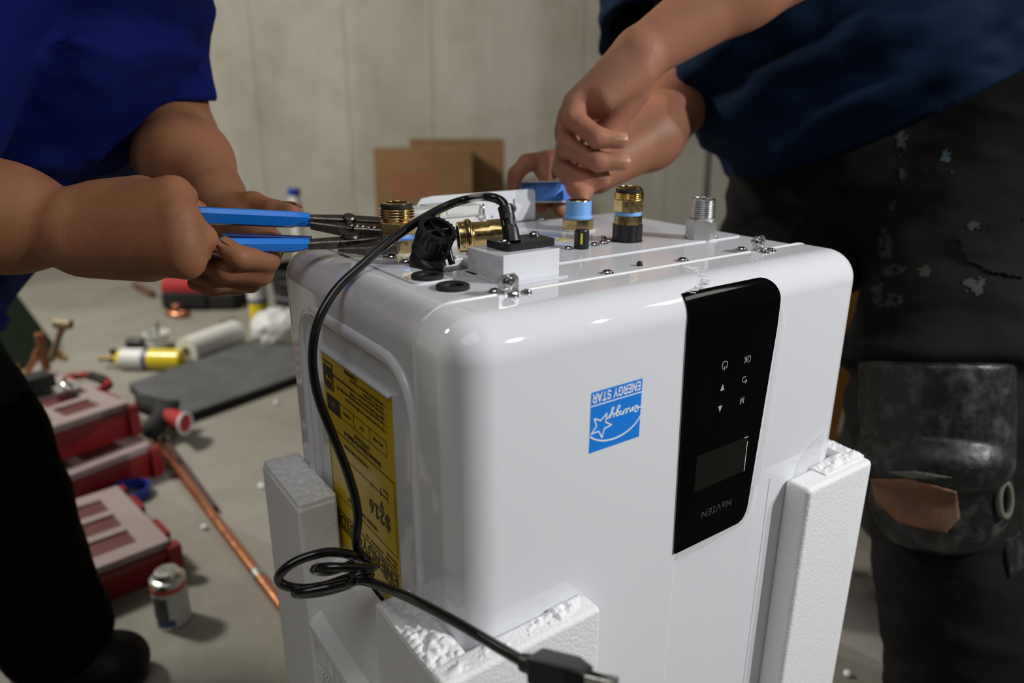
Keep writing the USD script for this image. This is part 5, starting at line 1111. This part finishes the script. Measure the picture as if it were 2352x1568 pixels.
obj('cup', lathe([(0, 0), (.030, 0), (.042, .058), (.046, .058), (.046, .064), (.040, .064), (.028, .004), (0, .004)], 32, A), 'plastic_offwhite', cp, 40); obj('tool', cyl(b + [0, 0, .01], b + [.01, .01, .1], .0045), 'rod_steel', cp)
b = on_floor(312, 798); t = thing('hose_clamp', 'small black pipe coupling left of the cream cup', 'pipe fitting', b); obj('body', cyl(b + [0, 0, .02] - CR*.03, b + [0, 0, .02] + CR*.03, .019), 'bucket_black', t); obj('band', ring(.0188, .0205, .012, .02, 24, along(b + [0, 0, .02] - CR*.03, b + [0, 0, .02] + CR*.03)), 'black_rubber', t)
# bucket and red bag by the wall
b = on_floor(714, 752); bk_ = thing('bucket', 'black plastic bucket half hidden behind the heater', 'bucket', b); A = along(b, b + _up)
obj('pail', lathe([(0, 0), (.120, 0), (.140, .24), (.147, .24), (.147, .262), (.141, .266), (.133, .262), (.118, .006), (0, .006)], 48, A), 'bucket_black', bk_, 40); obj('rim', ring(.139, .150, .215, .226, 48, A, .002), 'bucket_black', bk_); obj('print_band', ring(.120, .1355, .150, .157, 48, A), 'bucket_print', bk_)
b = on_floor(478, 700); tb_ = thing('tool_bag', 'red and black tool bag on the floor behind the hands', 'bag', b); X = flat(CR); Y = flat(_fw); A = fr(b, X, Y, _up)
obj('base', mv(rbx((-.17, -.10, 0), (.17, .10, .085), .02, 10), A), 'fabric_black', tb_, 40); obj('upper', m3.Manifold.hull_points(np.vstack([arr(mv(rbx((-.165, -.095, .075), (.165, .095, .13), .015, 10), A))[0], arr(mv(rbx((-.15, -.05, .13), (.13, .05, .19), .02, 10), A))[0]])), 'fabric_red', tb_, 40)
obj('handle', mv(tube(spline([(-.08, 0, .18), (-.07, 0, .24), (0, 0, .26), (.07, 0, .24), (.08, 0, .18)], 6), .012, 10), A), 'fabric_black', tb_, True); obj('pocket', mv(rbx((-.12, -.115, .02), (.04, -.098, .085), .006, 8), A), 'fabric_black', tb_)
# offcuts on the floor
for (x, y, x2, y2, r, m_, nm, lb, ct) in ((312, 662, 352, 684, .018, 'wood_dark', 'wood_offcut', 'brown wood offcut lying far back on the floor under the forearm', 'offcut'), (28, 712, 68, 732, .012, 'copper_dull', 'pipe_offcut', 'brown pipe offcut beside the dark green bin', 'offcut'), (508, 752, 540, 741, .012, 'copper_dull', 'pipe_offcut', 'short brown pipe offcut behind the paper roll', 'offcut')):
    a, b = on_floor(x, y), on_floor(x2, y2); a[2] = b[2] = r; obj_ = thing(nm, lb, ct, (a + b)/2 - [0, 0, r]); obj('piece', cyl(a, b, r, n=6 if 'wood' in m_ else 16), m_, obj_); obj('end_face', cyl(b, b + unit(b - a)*.004, r*.8, n=12), 'wood_dark', obj_)
b = on_floor(405, 728); t = thing('fitting_bag', 'small heap of reddish copper elbows on the floor behind the cup', 'pipe fittings', b)
for k_, (dx, dy, dz) in enumerate(((0, 0, .016), (.035, .01, .016), (-.03, .02, .016), (.005, .02, .042), (.02, -.02, .016))): c = b + X*dx + Y*dy + _up*dz; obj('elbow', tube(spline([c - X*.022, c, c + unit(Y*math.cos(k_*2) + X*math.sin(k_*2))*.022], 5), .0125, 12), 'copper_dull' if k_ % 2 else 'copper', t, True)
# dark green bin
b = on_floor(-75, 838); t = thing('bin', 'dark green plastic bin at the left edge behind the trouser leg', 'bin', b); A = fr(b, X, Y, _up)
obj('tub', m3.Manifold.hull_points(np.array([(A @ [*q_, 1])[:3] for q_ in [(x, y, 0) for x in (-.26, .23) for y in (-.16, .16)] + [(x, y, .30) for x in (-.22, .125) for y in (-.10, .10)]])), 'green_plastic', t, 25); obj('rim', mv(rbx((-.22, -.11, .29), (.13, .11, .305), .005, 8), A), 'green_plastic', t, 25)
# blue ring, copper pipe, dark pipe, can
b = on_floor(300, 1156); b = on_floor(300, 1140); t = thing('pipe_ring', 'blue plastic ring lying between the two red organizers', 'ring', b); A = along(b, b + _up); obj('band', ring(.0395, .0445, 0, .026, 48, A, .001), 'blue_plastic', t, 40); obj('inner_lip', ring(.0375, .0396, .0, .004, 48, A), 'blue_plastic', t)
a, b = on_floor(345, 1003), on_floor(676, 1440); a[2] = b[2] = .0112; t = thing('copper_pipe', 'long bright copper pipe lying on the concrete floor beside the foam', 'pipe', (a + b)/2 - [0, 0, .0112]); A = along(a, b); L = np.linalg.norm(b - a)
obj('pipe', lathe([(.0095, 0), (.0111, 0), (.0111, L), (.0095, L), (.0095, 0)], 32, A), 'copper', t, 40); k_ = np.linalg.norm(on_floor(600, 1330) - a); obj('coupling', ring(.0108, .0124, k_ - .012, k_ + .012, 32, A, .0008), 'zinc', t)
a, b = on_floor(376, 1012), on_floor(494, 1178); a[2] = b[2] = .0085; sh_ = np.cross(unit(b - a), _up)*0; t = thing('dark_pipe', 'dark brown pipe lying alongside the bright copper pipe', 'pipe', (a + b)/2 - [0, 0, .0085]); A = along(a, b); L = np.linalg.norm(b - a)
obj('pipe', lathe([(.007, 0), (.0085, 0), (.0085, L), (.007, L), (.007, 0)], 24, A), 'pipe_brown', t, 40); obj('end_ring', ring(.0065, .0090, L - .004, L + .001, 24, A), 'screw_dark', t)
b = on_floor(401, 1424); t = thing('cement_can', 'small metal can of pipe cement with white label standing on the floor', 'can', b); A = along(b, b + _up); R_ = .0295
obj('body', lathe([(0, 0), (R_, 0), (R_, .002), (R_ - .0008, .004), (R_ - .0008, .088), (R_, .089), (R_, .092), (R_ - .004, .092), (.021, .094), (.021, .088), (0, .088)], 44, A), 'can_metal', t, 40)
obj('paper_label', ring(R_ - .0012, R_ - .0004, .006, .080, 44, A), 'can_label', t); obj('red_band', ring(R_ - .0012, R_ - .0001, .073, .082, 44, A), 'can_red', t)
def arcpatch(r, t0, t1, z0, z1): tt = np.linspace(t0, t1, 14); v_ = np.array([(r*math.cos(q_), r*math.sin(q_), z) for q_ in tt for z in (z0, z1)] + [((r - .001)*math.cos(q_), (r - .001)*math.sin(q_), z) for q_ in tt for z in (z0, z1)]); i_ = np.arange(13)*2; f_ = np.vstack([np.c_[i_, i_ + 2, i_ + 3], np.c_[i_, i_ + 3, i_ + 1]]); return trimesh.Trimesh(v_[:28], f_, process=False)
vw = np.linalg.inv(A)[:3, :3] @ (C - b); an = math.atan2(vw[1], vw[0])
obj('label_picture', mv(arcpatch(R_ + .0002, an - 1.25, an - .25, .022, .066), A), 'can_dark', t); obj('label_picture', mv(arcpatch(R_ + .0002, an - 1.1, an + .05, .008, .022), A), 'label_navy', t)
obj('lid', lathe([(0, .090), (.0200, .090), (.0200, .102), (.0192, .1055), (.012, .1065), (0, .1065)], 40, A), 'zinc', t, 40)
# cartons and pipe by the wall
def carton(label, corner, x, w, d, h, lean=0.):
    y = np.cross(_up, x); t = thing('cardboard_box', label, 'box', corner + x*w/2 + y*d/2); A = fr(corner, x, y, _up)
    if lean: A = A @ rot((0, 1, 0), lean, (0, 0, 0))
    obj('carton', mv(bx((0, 0, 0), (w, d, h - .004), .003), A), 'cardboard', t, False); obj('flap', mv(bx((-.001, 0, h - .004), (w + .001, d/2 - .001, h), .001), A), 'cardboard', t, False); obj('flap', mv(bx((-.001, d/2 + .001, h - .004), (w + .001, d + .001, h), .001), A), 'cardboard', t, False)
    return t, A
Xw = unit(_rt*.985 + _fw*.17); k1 = P(868, 560, 3.72); k1[2] = 0; hb_ = (P(990, 342, 3.75))[2]
t, A = carton('brown cardboard carton with faded red print by the wall', k1, Xw, .50, .30, hb_)
for q_ in range(5): obj('faded_print', mv(bx((.08, -.0008, hb_ - .12 - q_*.026), (.34 - .03*(q_ % 2), .0005, hb_ - .108 - q_*.026), .0), A), 'cardboard_print', t, False)
obj('red_stamp', mv(bx((.07, -.001, hb_ - .325), (.21, .0005, hb_ - .29), 0), A), 'red_print', t, False)
k2 = k1 + Xw*.20 + np.cross(_up, Xw)*.33; t, A = carton('brown cardboard carton standing behind the printed one', k2, Xw, .52, .22, hb_ + .035)
b = on_floor(685, 660); b = P(686, 560, 3.6); b[2] = 0; t = thing('capped_pipe', 'pale pipe with blue cap standing upright near the wall', 'pipe', b); A = along(b, b + _up); hh = P(686, 428, 3.6)[2]
obj('pipe', lathe([(0, 0), (.028, 0), (.028, hh - .03), (0, hh - .03)], 24, A), 'white_plastic', t); obj('cap', lathe([(0, hh - .034), (.0305, hh - .034), (.0305, hh - .004), (.028, hh), (0, hh)], 24, A), 'blue_plastic', t); obj('label_band', mv(arcpatch(.0286, -2.2, 1.2, hh - .16, hh - .10), A), 'blue_plastic', t)
a, b = P(1606, 700, 2.9), P(1633, 252, 2.85); d = unit(b - a); a = a - d*(a[2]/d[2]); t = thing('steel_rod', 'grey steel rod standing upright behind the heater, left of the dark trousers', 'rod', a); A = along(a, b); L = np.linalg.norm(b - a)
obj('rod', cyl(a, b, .0145, .0125), 'rod_steel', t); obj('tip', [cyl(b, b + d*.012, .016), cyl(b + d*.012, b + d*.03, .008)], 'chrome', t); obj('base_plate', lathe([(0, 0), (.09, 0), (.09, .006), (.02, .012), (0, .012)], 32, along(a*[1, 1, 0], a*[1, 1, 0] + _up)), 'rod_steel', t)
# right side, behind and beside the knee
b = on_floor(1830, 1075); t = thing('orange_carton', 'orange-brown cardboard carton standing behind the right foam upright', 'box', b); A = fr(b, X, Y, _up); obj('carton', m3.Manifold.hull_points(np.array([(A @ [*q_, 1])[:3] for q_ in [(x, y, 0) for x in (-.12, .082) for y in (0, .2)] + [(x, y, .60) for x in (-.12, .132) for y in (0, .2)]])), 'cardboard_orange', t, False); obj('flap', mv(bx((-.125, -.002, .60), (.135, .2, .606), .001), A), 'cardboard_orange', t, False)
b = on_floor(2035, 1268); t = thing('tool_case', 'black tool case standing behind the knee pad', 'case', b); A = fr(b, X, Y, _up); obj('shell', mv(rbx((-.02, .02, 0), (.17, .24, .52), .02, 10), A), 'fabric_black', t, 40); obj('lid', mv(rbx((-.016, .0, .30), (.16, .045, .51), .012, 10), A), 'bucket_black', t, 40); obj('clasp', mv(bx((.0, -.006, .20), (.02, .022, .25), .003), A), 'grey_metal', t); obj('red_pocket', mv(rbx((-.01, .0, .03), (.14, .03, .22), .008, 8), A), 'red_dark', t)
b = on_floor(2006, 1322); t = thing('marker', 'white marker with magenta cap standing by the trouser leg', 'marker', b); A = along(b, b + unit(_up + CR*.06)); obj('barrel', lathe([(0, 0), (.0085, 0), (.0098, .004), (.0098, .070), (.007, .074), (0, .074)], 24, A), 'white_plastic', t, 40); obj('cap', lathe([(0, .0735), (.0076, .0735), (.0070, .094), (.006, .096), (0, .096)], 24, A), 'magenta', t, 40)
b = on_floor(2390, 1545); t = thing('metal_case', 'grey metal case at the right edge beside the trouser leg', 'case', b); A = fr(b, X, Y, _up); obj('body', mv(rbx((-.095, .0, 0), (.30, .18, .12), .008, 8), A), 'grey_metal', t, 40); obj('lid_rim', mv(rbx((-.099, -.004, .116), (.304, .184, .132), .004, 8), A), 'rod_steel', t, 40); obj('catch', mv(bx((.05, -.012, .09), (.09, 0, .125), .003), A), 'zinc', t)
b = on_floor(2430, 1335); t = thing('wooden_crate', 'dark brown wooden crate behind the grey metal case', 'crate', b); A = fr(b, X, Y, _up)
for q_ in range(3): obj('board', mv(bx((-.07, .02, .005 + q_*.072), (.30, .034, .070 + q_*.072), .002), A), 'wood_dark', t, False)
for x_ in (-.065, .28): obj('post', mv(bx((x_, .034, 0), (x_ + .03, .06, .23), .002), A), 'wood_dark', t, False)
for q_ in range(3): obj('board', mv(bx((-.07, .26, .005 + q_*.072), (.30, .274, .070 + q_*.072), .002), A), 'wood_dark', t, False)
b = on_floor(2440, 1135); t = thing('orange_box', 'orange-brown box at the right edge behind the knee pad', 'box', b); A = fr(b, X, Y, _up); obj('carton', mv(bx((-.12, .05, 0), (.3, .3, .34), .003), A), 'cardboard_orange', t, False); obj('flap', mv(bx((-.122, .048, .34), (.302, .302, .344), .001), A), 'cardboard_orange', t, False)
# foam crumbs on the floor
rg = np.random.default_rng(7)
for k_, ((x, y), lb) in enumerate((((635, 928), 'white foam crumb on the floor between the grey mat and the heater'), ((600, 1120), 'white foam crumb on the floor right of the copper pipe, near the left foam block'), ((470, 1215), 'white foam crumb on the floor between the copper pipe and the metal can'), ((1945, 1552), 'white foam crumb on the floor between the right foam upright and the trouser leg'))):
    b = on_floor(x, y); q_ = trimesh.creation.icosphere(2, .0055 + .002*rg.random()); q_.vertices *= 1 + .25*(meshkit.noise(q_.vertices*300, k_)[:, None] - .5); s_ = obj('foam_crumb', tr(q_, b + [0, 0, .005]), 'foam', None, True)
    tag(s_, lb, 'foam crumb', 'foam crumbs on the floor')
